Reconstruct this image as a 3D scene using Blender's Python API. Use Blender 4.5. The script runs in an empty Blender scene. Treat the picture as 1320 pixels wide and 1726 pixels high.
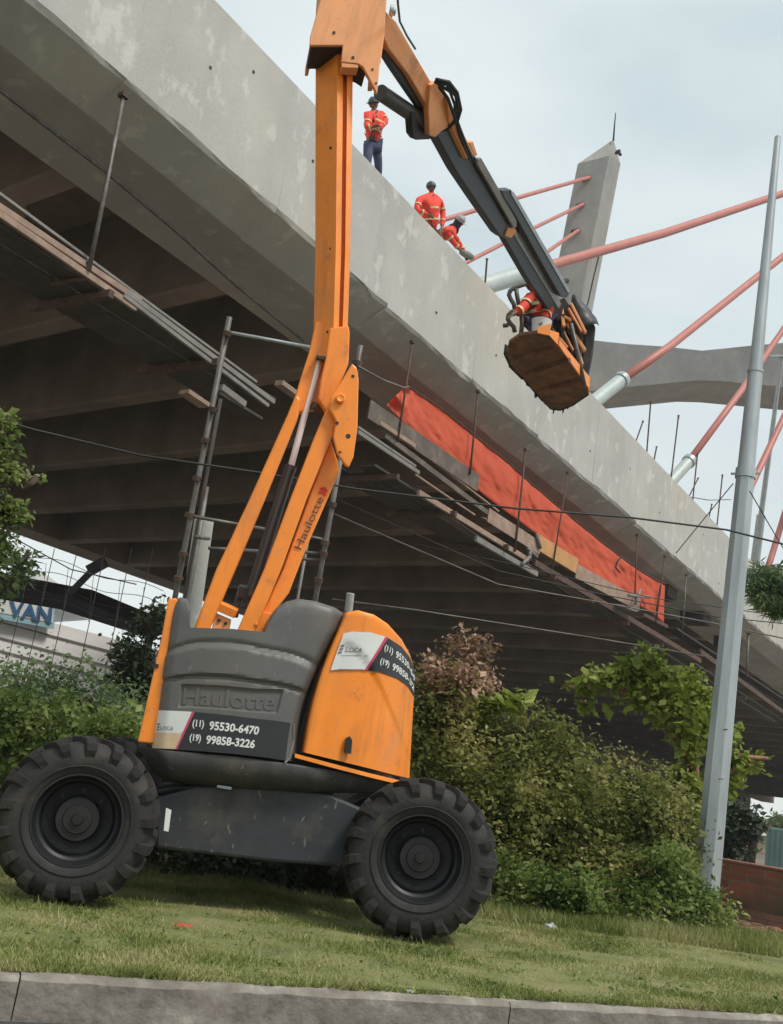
import bpy, bmesh, math, random
import numpy as np
from mathutils import Vector, Matrix
random.seed(7); rng = np.random.default_rng(7)
S = bpy.context.scene
COL = S.collection
rad = math.radians

# ------------------------------------------------------------------ camera
H = 0.95; F = 1800.0; PITCH = rad(13.9); ROLL = rad(8.8)
ax = np.array([1., 0, 0]); fw = np.array([0, math.cos(PITCH), math.sin(PITCH)]); up0 = np.array([0, -math.sin(PITCH), math.cos(PITCH)])
RT = math.cos(ROLL)*ax + math.sin(ROLL)*up0
UP = -math.sin(ROLL)*ax + math.cos(ROLL)*up0
CAM = np.array([0, 0, H])
cd = bpy.data.cameras.new('camera'); cam = bpy.data.objects.new('camera', cd); COL.objects.link(cam)
cd.sensor_fit = 'HORIZONTAL'; cd.sensor_width = 36; cd.lens = 36*F/1320; cd.clip_end = 3000; cd.clip_start = 0.05
m = Matrix((RT, UP, -fw)).transposed().to_4x4(); m.translation = Vector(CAM); cam.matrix_world = m
S.camera = cam

# ------------------------------------------------------------------ world, sun, exposure
SUN_EL = rad(56); SUN_ROT = rad(128)
w = bpy.data.worlds.new('World'); S.world = w; w.use_nodes = True
nt = w.node_tree; N = nt.nodes; L = nt.links; N.clear()
wo = N.new('ShaderNodeOutputWorld'); bg = N.new('ShaderNodeBackground'); bg.inputs[1].default_value = 0.112
sky = N.new('ShaderNodeTexSky'); sky.sky_type = 'NISHITA'; sky.sun_disc = False; sky.sun_elevation = SUN_EL; sky.sun_rotation = SUN_ROT
sky.air_density = 1.0; sky.dust_density = 3.0
tc = N.new('ShaderNodeTexCoord'); mp = N.new('ShaderNodeMapping'); mp.inputs['Scale'].default_value = (1, 1, 2.4)
nz = N.new('ShaderNodeTexNoise'); nz.inputs['Scale'].default_value = 2.1; nz.inputs['Detail'].default_value = 7; nz.inputs['Roughness'].default_value = .52
cr = N.new('ShaderNodeValToRGB'); cr.color_ramp.elements[0].position = .36; cr.color_ramp.elements[0].color = (4.0, 4.75, 4.9, 1)
cr.color_ramp.elements[1].position = .66; cr.color_ramp.elements[1].color = (5.7, 6.2, 6.2, 1)
sp = N.new('ShaderNodeSeparateXYZ'); hz = N.new('ShaderNodeMapRange'); hz.inputs[1].default_value = 0.02; hz.inputs[2].default_value = .42; hz.inputs[3].default_value = 1.0; hz.inputs[4].default_value = 0.0
mh = N.new('ShaderNodeMixRGB'); mh.inputs[2].default_value = (6.1, 6.35, 6.2, 1)
mx = N.new('ShaderNodeMixRGB'); mx.inputs[0].default_value = .88
L.new(tc.outputs['Generated'], mp.inputs[0]); L.new(mp.outputs[0], nz.inputs['Vector']); L.new(nz.outputs['Fac'], cr.inputs[0])
L.new(tc.outputs['Generated'], sp.inputs[0]); L.new(sp.outputs['Z'], hz.inputs[0]); L.new(hz.outputs[0], mh.inputs[0]); L.new(cr.outputs[0], mh.inputs[1])
L.new(sky.outputs[0], mx.inputs[1]); L.new(mh.outputs[0], mx.inputs[2]); L.new(mx.outputs[0], bg.inputs[0]); L.new(bg.outputs[0], wo.inputs[0])
sd = bpy.data.lights.new('sun', 'SUN'); sd.energy = 2.0; sd.angle = rad(14); sd.color = (1, .95, .88)
so = bpy.data.objects.new('sun', sd); COL.objects.link(so)
sv = Vector((math.sin(SUN_ROT)*math.cos(SUN_EL), math.cos(SUN_ROT)*math.cos(SUN_EL), math.sin(SUN_EL)))
so.rotation_euler = sv.to_track_quat('Z', 'Y').to_euler(); so.location = (0, 0, 60)
S.view_settings.view_transform = 'Standard'; S.view_settings.look = 'None'; S.view_settings.exposure = 0.5; S.view_settings.gamma = 1
S.render.engine = 'CYCLES'

# ------------------------------------------------------------------ geometry of the view
ZV = np.array([0, 0, 1.])
def nrm(v): v = np.array(v, float); return v/np.linalg.norm(v)
def ray(x, y): return fw + RT*(x-660)/F - UP*(y-863)/F
def P(x, y, z): return CAM + ray(x, y)*z
def proj(q): q = np.array(q)-CAM; z = q@fw; return (660+F*(q@RT)/z, 863-F*(q@UP)/z)
def hit(x, y, o, n): r = ray(x, y); return CAM + r*((o-CAM)@n)/(r@n)
def G(x, y, h=0.): return hit(x, y, np.array([0, 0, h]), ZV)
def rise(p, y):      # the point straight above / below p that is seen at picture row y
    a, b = -20., 60.
    f = lambda h: proj(p+ZV*h)[1]-y
    for _ in range(60):
        c = (a+b)/2
        if f(c) > 0: a = c
        else: b = c
    return p+ZV*a
# bridge frame: s along, t across (away), z up
BO = P(630, 280, 22.6); BD = nrm(ray(1850, 1555)); BT = nrm(np.cross(ZV, BD)); BN = np.cross(BD, BT)
def B(s, t, z): return BO + BD*s + BT*t + ZV*z
def bt(x, y, t=0.): return hit(x, y, BO+BT*t, BT)
def bs(x, y, l): return hit(x, y, BO+ZV*l, BN)
def bst(p): q = p-BO; return np.linalg.solve(np.array([BD, BT, ZV]).T, q)
# machine frame
W1 = P(130, 1383, 6.15); W2 = P(710, 1448, 6.48)
MX = nrm([(W2-W1)[0], (W2-W1)[1], 0]); MY = np.array([-MX[1], MX[0], 0]); M0 = np.array([W1[0], W1[1], 0])
def mt(x, y, ym): return hit(x, y, M0+MY*ym, MY)
def gz(x, y): return 0.028*(x+.45) + .0

# ------------------------------------------------------------------ materials
def rgb(c): return (c[0], c[1], c[2], 1)
def mat(name, c, rough=.6, metal=0., var=.12, scale=3., bump=.0, bscale=30., c2=None, f2=.5, coat=0., stretch=(1, 1, 1), spec=.5, wear=0):
    m = bpy.data.materials.new(name); m.use_nodes = True; t = m.node_tree; n = t.nodes; l = t.links
    b = n['Principled BSDF']; b.inputs['Roughness'].default_value = rough; b.inputs['Metallic'].default_value = metal
    b.inputs['Specular IOR Level'].default_value = spec
    if coat: b.inputs['Coat Weight'].default_value = coat; b.inputs['Coat Roughness'].default_value = .25
    co = n.new('ShaderNodeTexCoord'); ma = n.new('ShaderNodeMapping'); ma.inputs['Scale'].default_value = stretch
    l.new(co.outputs['Object'], ma.inputs[0])
    no = n.new('ShaderNodeTexNoise'); no.inputs['Scale'].default_value = scale; no.inputs['Detail'].default_value = 8; no.inputs['Roughness'].default_value = .6
    l.new(ma.outputs[0], no.inputs['Vector'])
    ra = n.new('ShaderNodeValToRGB'); e = ra.color_ramp.elements
    lo = [max(0, v*(1-var)) for v in c]; hi = [min(1, v*(1+var)) for v in c]
    if c2 is not None:
        e[0].position = .30; e[0].color = rgb(c2); e[1].position = .30+f2*.35; e[1].color = rgb(lo)
        q = e.new(.75); q.color = rgb(hi)
    else:
        e[0].position = .32; e[0].color = rgb(lo); e[1].position = .68; e[1].color = rgb(hi)
    l.new(no.outputs['Fac'], ra.inputs[0]); out = ra.outputs[0]
    if wear:      # dusty film, run marks, small chips and scratches
        def lay(sc, st, lo, hi, amt, col, det=8, rg=.65):
            nonlocal out
            m2 = n.new('ShaderNodeMapping'); m2.inputs['Scale'].default_value = st; m2.inputs['Location'].default_value = (sc, lo*9, 3); l.new(co.outputs['Object'], m2.inputs[0])
            n2 = n.new('ShaderNodeTexNoise'); n2.inputs['Scale'].default_value = sc; n2.inputs['Detail'].default_value = det; n2.inputs['Roughness'].default_value = rg; l.new(m2.outputs[0], n2.inputs['Vector'])
            mr = n.new('ShaderNodeMapRange'); mr.inputs[1].default_value = lo; mr.inputs[2].default_value = hi; mr.inputs[4].default_value = amt*wear; l.new(n2.outputs['Fac'], mr.inputs[0])
            mm = n.new('ShaderNodeMixRGB'); l.new(mr.outputs[0], mm.inputs[0]); l.new(out, mm.inputs[1]); mm.inputs[2].default_value = rgb(col); out = mm.outputs[0]; return mr
        lay(2.2, (1, 1, 1), .5, .74, .26, (.30, .22, .14)); lay(9, (1, 1, .12),   .54, .76, .36, (.10, .075, .05))
        lay(38, (1, 1, 1), .70, .73, .55, (.05, .04, .035), 3, .5); q2 = lay(26, (1, 6, .5), .69, .72, .35, (.35, .30, .26), 2, .4)
        n3 = n.new('ShaderNodeTexNoise'); n3.inputs['Scale'].default_value = 6; n3.inputs['Detail'].default_value = 7; l.new(ma.outputs[0], n3.inputs['Vector'])
        r3 = n.new('ShaderNodeMapRange'); r3.inputs[1].default_value = .3; r3.inputs[2].default_value = .7; r3.inputs[3].default_value = max(.2, rough-.12); r3.inputs[4].default_value = min(1, rough+.25); l.new(n3.outputs['Fac'], r3.inputs[0]); l.new(r3.outputs[0], b.inputs['Roughness'])
    l.new(out, b.inputs['Base Color'])
    if bump:
        nb = n.new('ShaderNodeTexNoise'); nb.inputs['Scale'].default_value = bscale; nb.inputs['Detail'].default_value = 6
        l.new(ma.outputs[0], nb.inputs['Vector'])
        bu = n.new('ShaderNodeBump'); bu.inputs['Strength'].default_value = bump; bu.inputs['Distance'].default_value = .02
        l.new(nb.outputs['Fac'], bu.inputs['Height']); l.new(bu.outputs[0], b.inputs['Normal'])
    return m
def leafmat(name, cols, trans=.35):
    m = bpy.data.materials.new(name); m.use_nodes = True; t = m.node_tree; n = t.nodes; l = t.links
    b = n['Principled BSDF']; b.inputs['Roughness'].default_value = .55; b.inputs['Specular IOR Level'].default_value = .35
    g = n.new('ShaderNodeNewGeometry'); ra = n.new('ShaderNodeValToRGB')
    e = ra.color_ramp.elements; k = len(cols); e[0].color = rgb(cols[0]); e[0].position = 0; e[1].color = rgb(cols[-1]); e[1].position = 1
    for i in range(1, k-1): q = e.new(i/(k-1)); q.color = rgb(cols[i])
    co = n.new('ShaderNodeTexCoord'); no = n.new('ShaderNodeTexNoise'); no.inputs['Scale'].default_value = 1.9; no.inputs['Detail'].default_value = 4
    l.new(co.outputs['Object'], no.inputs['Vector'])
    ad = n.new('ShaderNodeMath'); ad.operation = 'MULTIPLY_ADD'; ad.inputs[1].default_value = .55; l.new(g.outputs['Random Per Island'], ad.inputs[0])
    su = n.new('ShaderNodeMath'); su.operation = 'MULTIPLY_ADD'; su.inputs[1].default_value = 2.6; su.inputs[2].default_value = -1.08; l.new(no.outputs['Fac'], su.inputs[0])
    l.new(su.outputs[0], ad.inputs[2]); l.new(ad.outputs[0], ra.inputs[0]); l.new(ra.outputs[0], b.inputs['Base Color'])
    tr = n.new('ShaderNodeBsdfTranslucent'); l.new(ra.outputs[0], tr.inputs[0])
    ms = n.new('ShaderNodeMixShader'); ms.inputs[0].default_value = trans
    l.new(b.outputs[0], ms.inputs[1]); l.new(tr.outputs[0], ms.inputs[2]); l.new(ms.outputs[0], n['Material Output'].inputs[0])
    return m
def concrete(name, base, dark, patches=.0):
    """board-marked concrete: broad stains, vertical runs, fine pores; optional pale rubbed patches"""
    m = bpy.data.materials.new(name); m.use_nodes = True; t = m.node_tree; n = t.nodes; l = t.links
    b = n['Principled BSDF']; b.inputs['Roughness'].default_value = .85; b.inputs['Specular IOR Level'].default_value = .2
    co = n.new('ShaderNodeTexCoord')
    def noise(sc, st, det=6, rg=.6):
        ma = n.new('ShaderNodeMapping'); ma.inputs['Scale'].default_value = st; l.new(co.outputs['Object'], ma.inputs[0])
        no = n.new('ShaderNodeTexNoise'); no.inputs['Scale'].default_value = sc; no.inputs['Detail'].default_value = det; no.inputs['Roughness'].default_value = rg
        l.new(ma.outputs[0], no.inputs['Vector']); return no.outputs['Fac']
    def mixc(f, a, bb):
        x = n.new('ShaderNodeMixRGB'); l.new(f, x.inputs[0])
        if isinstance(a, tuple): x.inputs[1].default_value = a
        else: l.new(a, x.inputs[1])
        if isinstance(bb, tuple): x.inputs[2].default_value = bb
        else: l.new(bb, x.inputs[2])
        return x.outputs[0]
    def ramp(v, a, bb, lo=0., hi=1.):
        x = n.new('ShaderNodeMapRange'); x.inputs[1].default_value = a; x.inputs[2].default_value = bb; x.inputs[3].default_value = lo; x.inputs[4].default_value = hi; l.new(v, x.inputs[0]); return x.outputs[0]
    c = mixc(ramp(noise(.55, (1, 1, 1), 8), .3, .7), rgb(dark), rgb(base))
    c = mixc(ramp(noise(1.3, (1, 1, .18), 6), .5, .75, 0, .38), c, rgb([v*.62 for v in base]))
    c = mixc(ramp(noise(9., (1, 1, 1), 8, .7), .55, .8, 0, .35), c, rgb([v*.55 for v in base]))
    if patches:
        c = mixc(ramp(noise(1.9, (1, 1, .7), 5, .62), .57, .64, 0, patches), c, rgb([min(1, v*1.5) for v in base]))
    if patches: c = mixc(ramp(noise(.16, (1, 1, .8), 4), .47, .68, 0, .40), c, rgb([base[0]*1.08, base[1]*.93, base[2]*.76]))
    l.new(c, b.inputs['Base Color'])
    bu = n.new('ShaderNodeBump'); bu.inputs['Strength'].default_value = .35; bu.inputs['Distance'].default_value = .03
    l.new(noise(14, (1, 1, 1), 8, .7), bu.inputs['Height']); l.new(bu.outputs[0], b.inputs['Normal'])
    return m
M = dict(
    conc=concrete('girder_concrete', (.50, .495, .465), (.39, .39, .365), .34),
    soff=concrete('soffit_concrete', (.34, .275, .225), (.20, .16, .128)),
    pyl=concrete('pylon_concrete', (.38, .385, .375), (.28, .285, .28), .15),
    orange=mat('orange_paint', (.95, .27, .018), .4, var=.07, scale=4, c2=(.62, .17, .03), f2=.25, coat=.15, wear=1),
    orange2=mat('hazed_orange_paint', (.86, .36, .14), .5, var=.08, scale=3, c2=(.52, .20, .07), f2=.3, wear=1),  # paler than the other orange: haze put into the colour
    grey=mat('grey_plastic', (.105, .105, .10), .45, var=.12, scale=2.2, bump=.06, bscale=120, wear=.6),
    skirt=mat('dark_skirt_plastic', (.045, .045, .043), .5, var=.25, scale=3, c2=(.09, .078, .06), f2=.5, wear=1),
    chas=mat('chassis_paint', (.032, .037, .042), .5, var=.15, scale=2.5, c2=(.08, .07, .055), f2=.3, wear=1),
    rubber=mat('tyre_rubber', (.022, .022, .021), .75, var=.3, scale=4, c2=(.055, .047, .036), f2=.5, bump=.25, bscale=30),
    mud=mat('worn_tread', (.14, .122, .097), .9, var=.9, scale=3.5, c2=(.024, .022, .02), f2=1.0, bump=.3, bscale=40),
    rim=mat('rim_paint', (.014, .015, .016), .45, var=.2, scale=5),
    hub=mat('hub_metal', (.024, .023, .023), .5, metal=.4, var=.3, scale=8),
    steel=mat('cylinder_steel', (.085, .088, .085), .42, metal=.35, var=.15, scale=4),
    boomg=mat('boom_grey', (.035, .043, .052), .45, metal=.1, var=.15, scale=3),
    blk=mat('black_rubber', (.014, .015, .016), .55, var=.2),
    chrome=mat('rod_chrome', (.9, .9, .89), .35, metal=0, var=.02),
    galv=mat('galvanised_steel', (.42, .46, .47), .45, metal=.45, var=.14, scale=2.5, c2=(.32, .35, .36), f2=.4, stretch=(3, 3, .5)),
    tube=mat('scaffold_steel', (.17, .155, .14), .5, metal=.3, var=.3, scale=5, c2=(.10, .065, .045), f2=.5),
    rust=mat('rusty_steel', (.12, .07, .05), .8, metal=.1, var=.35, scale=6, c2=(.06, .05, .045), f2=.4),
    wood=mat('bare_timber', (.36, .25, .19), .8, var=.22, scale=4, c2=(.24, .17, .13), f2=.4, stretch=(1, 1, 1), bump=.2),
    woodd=mat('weathered_ply', (.17, .135, .11), .85, var=.3, scale=3, c2=(.09, .07, .06), f2=.5, bump=.2),
    woody=mat('yellow_ply', (.50, .26, .10), .8, var=.15, scale=3),
    tray=mat('basket_rust', (.27, .12, .07), .75, var=.3, scale=5, c2=(.09, .055, .04), f2=.5, bump=.2),
    alu=mat('grey_beam', (.21, .195, .18), .6, metal=.1, var=.2, scale=4),
    dark=mat('dark_timber', (.055, .047, .042), .85, var=.35, scale=4),
    red=mat('stay_sheath', (.46, .16, .13), .5, var=.08, scale=1.5),
    sleeve=mat('anchor_sleeve', (.42, .47, .45), .5, metal=.1, var=.1),
    net=None,
    jack=mat('hi_vis_jacket', (.74, .055, .03), .75, var=.2, scale=6),
    strip=mat('reflective_tape', (.60, .52, .25), .5, var=.2, scale=15),
    navy=mat('work_trousers', (.055, .06, .12), .85, var=.3, scale=6),
    maroon=mat('red_trousers', (.19, .05, .07), .85, var=.3, scale=6),
    skin=mat('skin', (.16, .085, .055), .6, var=.08),
    helm=mat('dark_helmet', (.045, .065, .075), .4, var=.1),
    helmw=mat('pale_helmet', (.36, .35, .35), .4, var=.1),
    hair=mat('hair', (.01, .01, .01), .8, var=.1),
    cloth=mat('dark_hood', (.045, .045, .055), .9, var=.2),
    glove=mat('glove_leather', (.20, .22, .18), .8, var=.2),
    white=mat('sticker_white', (.68, .69, .66), .45, var=.05, scale=8),
    sand=mat('sticker_sand', (.62, .45, .28), .5, var=.1, scale=8),
    pink=mat('sticker_red', (.55, .06, .12), .5, var=.05),
    blackp=mat('sticker_black', (.018, .02, .022), .4, var=.1),
    ink=mat('marker_ink', (.10, .05, .035), .7, var=.1), redink=mat('red_ink', (.65, .03, .02), .6, var=.05),
    greyink=mat('logo_ink', (.16, .16, .18), .6, var=.05),
    blue=mat('letter_blue', (.03, .11, .24), .5, var=.05), signc=mat('sign_cyan', (.30, .47, .52), .5, var=.05),
    wall=mat('warehouse_wall', (.84, .82, .79), .8, var=.06, scale=.3, c2=(.7, .67, .63), f2=.3, stretch=(.3, 1, 3)),
    roofg=mat('pale_roof', (.75, .76, .76), .6, var=.05, scale=.6), ledge=mat('dark_ledge', (.03, .032, .032), .7, var=.3, scale=1),
    bark=mat('bark', (.10, .07, .05), .9, var=.3, scale=12, bump=.4), barko=mat('pale_bark', (.26, .15, .09), .9, var=.3, scale=12, bump=.3),
    green=mat('green_sheet', (.10, .17, .16), .6, var=.15, scale=1.), yell=mat('yellow_wall', (.42, .38, .22), .8, var=.1, scale=.5),
    bag=mat('plastic_bag', (.36, .38, .38), .4, var=.2, scale=10), leafr=mat('red_leaf', (.45, .07, .04), .7, var=.2, scale=30),
)
def netmat():
    m = mat('safety_mesh', (.93, .23, .12), .6, var=.12, scale=2.5, bump=.35, bscale=7, stretch=(1, 1, 1)); t = m.node_tree
    tr = t.nodes.new('ShaderNodeBsdfTranslucent'); tr.inputs[0].default_value = (1, .26, .12, 1)
    ms = t.nodes.new('ShaderNodeMixShader'); ms.inputs[0].default_value = .6
    t.links.new(t.nodes['Principled BSDF'].outputs[0], ms.inputs[1]); t.links.new(tr.outputs[0], ms.inputs[2]); t.links.new(ms.outputs[0], t.nodes['Material Output'].inputs[0])
    return m
M['net'] = netmat()
def groundmat(name, a, b_, c_, sc):
    m = mat(name, a, .95, var=.2, scale=sc, bump=.5, bscale=sc*8); r = [x for x in m.node_tree.nodes if x.type == 'VALTORGB'][0].color_ramp
    r.elements[0].color = rgb(a); r.elements[1].color = rgb(c_); q = r.elements.new(.5); q.color = rgb(b_); return m
M['lawn'] = groundmat('lawn_soil', (.11, .12, .04), (.17, .18, .06), (.24, .21, .10), 3.)
M['dirt'] = groundmat('bare_ground', (.12, .10, .075), (.18, .15, .115), (.25, .21, .16), .6)
M['road'] = mat('asphalt', (.055, .055, .055), .9, var=.2, scale=20, bump=.4, bscale=160)
M['kerb'] = mat('kerb_concrete', (.37, .335, .285), .9, var=.3, scale=6.5, c2=(.13, .11, .09), f2=.8, bump=.4, bscale=30)
M['grass'] = leafmat('grass_blades', [(.11, .15, .035), (.21, .255, .065), (.32, .32, .12), (.46, .42, .22)], .3)
M['bush'] = leafmat('bush_leaves', [(.05, .075, .018), (.13, .155, .035), (.26, .27, .07), (.46, .42, .17)], .5)
M['bushb'] = leafmat('dense_leaves', [(.05, .09, .02), (.12, .18, .035), (.22, .29, .075), (.36, .42, .15)], .5)
M['bushy'] = leafmat('lime_leaves', [(.10, .14, .02), (.19, .25, .04), (.30, .37, .07), (.40, .44, .13)], .45)
M['bushr'] = leafmat('reddish_leaves', [(.10, .09, .04), (.26, .17, .10), (.44, .27, .19), (.56, .42, .28)], .3)
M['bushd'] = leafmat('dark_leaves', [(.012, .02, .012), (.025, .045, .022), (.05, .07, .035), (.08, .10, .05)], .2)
M['bushg'] = leafmat('grey_green_leaves', [(.06, .10, .045), (.13, .19, .08), (.20, .28, .12), (.32, .39, .20)], .45)

# ------------------------------------------------------------------ mesh builders
def meta(o, label=None, cat=None, group=None, kind=None):
    if label: o['label'] = label
    if cat: o['category'] = cat
    if group: o['group'] = group
    if kind: o['kind'] = kind
    return o
def thing(name, loc, label, cat, group=None):
    e = bpy.data.objects.new(name, None); e.empty_display_size = .2; COL.objects.link(e); e.location = Vector(loc)
    return meta(e, label, cat, group)
def wloc(o):
    v = Vector((0, 0, 0))
    while o: v += o.location; o = o.parent
    return v
class MB:
    def __init__(s): s.v = []; s.f = []
    def add(s, vs, fs): k = len(s.v); s.v += [tuple(map(float, q)) for q in vs]; s.f += [tuple(i+k for i in f) for f in fs]; return s
    def prism(s, pts, ext):
        pts = [np.array(p) for p in pts]; n = len(pts); ext = np.array(ext)
        return s.add(pts+[p+ext for p in pts], [tuple(range(n)), tuple(range(2*n-1, n-1, -1))]+[(i, i+n, (i+1) % n+n, (i+1) % n) for i in range(n)])
    def box(s, c, ux, uy, uz):   # centre and half-vectors
        c = np.array(c); ux = np.array(ux); uy = np.array(uy); uz = np.array(uz)
        vs = [c+a*ux+b*uy+d*uz for d in (-1, 1) for b in (-1, 1) for a in (-1, 1)]
        return s.add(vs, [(0, 2, 3, 1), (4, 5, 7, 6), (0, 1, 5, 4), (2, 6, 7, 3), (0, 4, 6, 2), (1, 3, 7, 5)])
    def bar(s, a, b, w, h, roll=0., ref=None, w2=None, h2=None):
        a = np.array(a, float); b = np.array(b, float); d = nrm(b-a); ref = fw if ref is None else ref
        u = nrm(np.cross(d, ref)); v = np.cross(d, u); c, q = math.cos(roll), math.sin(roll); u, v = c*u+q*v, -q*u+c*v
        w2 = w if w2 is None else w2; h2 = h if h2 is None else h2
        vs = [a+x*u*w/2+y*v*h/2 for x, y in ((-1, -1), (1, -1), (1, 1), (-1, 1))]+[b+x*u*w2/2+y*v*h2/2 for x, y in ((-1, -1), (1, -1), (1, 1), (-1, 1))]
        return s.add(vs, [(3, 2, 1, 0), (4, 5, 6, 7)]+[(i, (i+1) % 4, (i+1) % 4+4, i+4) for i in range(4)])
    def tube(s, pts, r, n=10, cap=True):
        pts = [np.array(p, float) for p in pts]; rs = r if isinstance(r, (list, tuple)) else [r]*len(pts)
        k0 = len(s.v); ref = None; vs = []
        for i, p in enumerate(pts):
            d = nrm((pts[min(i+1, len(pts)-1)]-pts[max(i-1, 0)]))
            if ref is None: ref = np.array([0, 0, 1.]) if abs(d[2]) < .9 else np.array([1., 0, 0])
            u = nrm(np.cross(d, ref)); v = np.cross(d, u); ref = np.cross(u, d) if False else ref
            vs += [p+rs[i]*(math.cos(2*math.pi*j/n)*u+math.sin(2*math.pi*j/n)*v) for j in range(n)]
        fs = []
        for i in range(len(pts)-1):
            fs += [(i*n+j, i*n+(j+1) % n, (i+1)*n+(j+1) % n, (i+1)*n+j) for j in range(n)]
        if cap: fs += [tuple(range(n-1, -1, -1)), tuple(range((len(pts)-1)*n, len(pts)*n))]
        return s.add(vs, fs)
    def lathe(s, c, axis, prof, n=48, ref=None):   # prof: (along, radius)
        axis = nrm(axis); ref = ZV if ref is None else ref
        u = nrm(np.cross(axis, ref)) if abs(axis@ref) < .98 else nrm(np.cross(axis, [1, 0, 0])); v = np.cross(axis, u); c = np.array(c)
        vs = [c+axis*a+r*(math.cos(2*math.pi*j/n)*u+math.sin(2*math.pi*j/n)*v) for a, r in prof for j in range(n)]
        fs = [(i*n+j, i*n+(j+1) % n, (i+1)*n+(j+1) % n, (i+1)*n+j) for i in range(len(prof)-1) for j in range(n)]
        return s.add(vs, fs)
    def grid(s, rows, close=False):
        nr, nc = len(rows), len(rows[0]); vs = [q for r in rows for q in r]
        return s.add(vs, [(i*nc+j, i*nc+j+1, (i+1)*nc+j+1, (i+1)*nc+j) for i in range(nr-1) for j in range(nc-1)])
    def build(s, name, m, parent=None, smooth=False, bevel=0., origin=None, seg=2):
        V = np.array(s.v)
        if parent is not None: o0 = np.array(wloc(parent))
        elif origin is not None: o0 = np.array(origin)
        else: o0 = np.array([V[:, 0].mean(), V[:, 1].mean(), V[:, 2].min()])
        me = bpy.data.meshes.new(name); me.from_pydata((V-o0).tolist(), [], s.f)
        bm = bmesh.new(); bm.from_mesh(me); bmesh.ops.recalc_face_normals(bm, faces=bm.faces); bm.to_mesh(me); bm.free()
        me.materials.append(M[m] if isinstance(m, str) else m)
        if smooth:
            me.polygons.foreach_set('use_smooth', [True]*len(me.polygons))
            if smooth != 'all':
                try: me.set_sharp_from_angle(angle=rad(38))
                except Exception: pass
        o = bpy.data.objects.new(name, me); COL.objects.link(o)
        if parent is not None: o.parent = parent
        else: o.location = Vector(o0)
        if bevel:
            b = o.modifiers.new('bevel', 'BEVEL'); b.width = bevel; b.segments = seg; b.limit_method = 'ANGLE'; b.angle_limit = rad(35)
        return o
def lerp(a, b, t): return np.array(a, float)*(1-t)+np.array(b, float)*t
def pl(pts, u):     # point on polyline given as control list, u in 0..1 by index of key positions pts=[(u,(x,y..)),...]
    for (u0, p0), (u1, p1) in zip(pts, pts[1:]):
        if u <= u1 or u1 == pts[-1][0]:
            k = 0 if u1 == u0 else (u-u0)/(u1-u0); return lerp(p0, p1, min(max(k, 0), 1))
def textmesh(s, extrude=0., bold=0.):
    c = bpy.data.curves.new('t', 'FONT'); c.body = s; c.size = 1; c.extrude = extrude; c.offset = bold; c.resolution_u = 3
    o = bpy.data.objects.new('t', c); COL.objects.link(o)
    me = bpy.data.meshes.new_from_object(o.evaluated_get(bpy.context.evaluated_depsgraph_get()))
    v = np.array([tuple(x.co) for x in me.vertices]); f = [tuple(p.vertices) for p in me.polygons]
    bpy.data.objects.remove(o); bpy.data.curves.remove(c); bpy.data.meshes.remove(me)
    mn, mx_ = v[:, :2].min(0), v[:, :2].max(0); v[:, :2] = (v[:, :2]-mn)/(mx_-mn); return v, f
def textmap(mb, s, fn, extrude=0., bold=0., sub=True):
    v, f = textmesh(s, extrude, bold)
    return mb.add([fn(a, b, c) for a, b, c in v], f)

# ------------------------------------------------------------------ foliage
def raw_mesh(name, V, Fc, m, parent=None, origin=None):
    me = bpy.data.meshes.new(name); n = len(V); k = Fc.shape[1]; nf = len(Fc)
    o0 = np.array(wloc(parent)) if parent is not None else (np.array(origin) if origin is not None else V.mean(0)*np.array([1, 1, 0]))
    me.vertices.add(n); me.vertices.foreach_set('co', (V-o0).astype(np.float32).ravel())
    me.loops.add(nf*k); me.loops.foreach_set('vertex_index', Fc.astype(np.int32).ravel())
    me.polygons.add(nf); me.polygons.foreach_set('loop_start', np.arange(0, nf*k, k, dtype=np.int32))
    me.update(calc_edges=True); me.validate(); me.materials.append(m)
    o = bpy.data.objects.new(name, me); COL.objects.link(o)
    if parent is not None: o.parent = parent
    else: o.location = Vector(o0)
    return o
def leaves(C, size, elong=1.7, droop=.2, spread=None):
    n = len(C); d = rng.normal(size=(n, 3)); d[:, 2] = d[:, 2]*.7-droop; d /= np.linalg.norm(d, axis=1)[:, None]
    q = rng.normal(size=(n, 3)); q[:, 2] += 1.0; s = np.cross(d, q); s /= np.linalg.norm(s, axis=1)[:, None]; nn = np.cross(s, d)
    L_ = (size*rng.uniform(.5, 1.25, n)*np.where(rng.random(n) < .18, 1.7, 1.))[:, None]; W_ = L_/elong
    a = C; b = C+d*L_*.45+s*W_*.5+nn*W_*.12; c = C+d*L_; e = C+d*L_*.45-s*W_*.5+nn*W_*.12
    V = np.stack([a, b, c, e], 1).reshape(-1, 3); i = np.arange(n)*4
    Fc = np.concatenate([np.stack([i, i+1, i+2], 1), np.stack([i, i+2, i+3], 1)])
    return V, Fc
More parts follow.
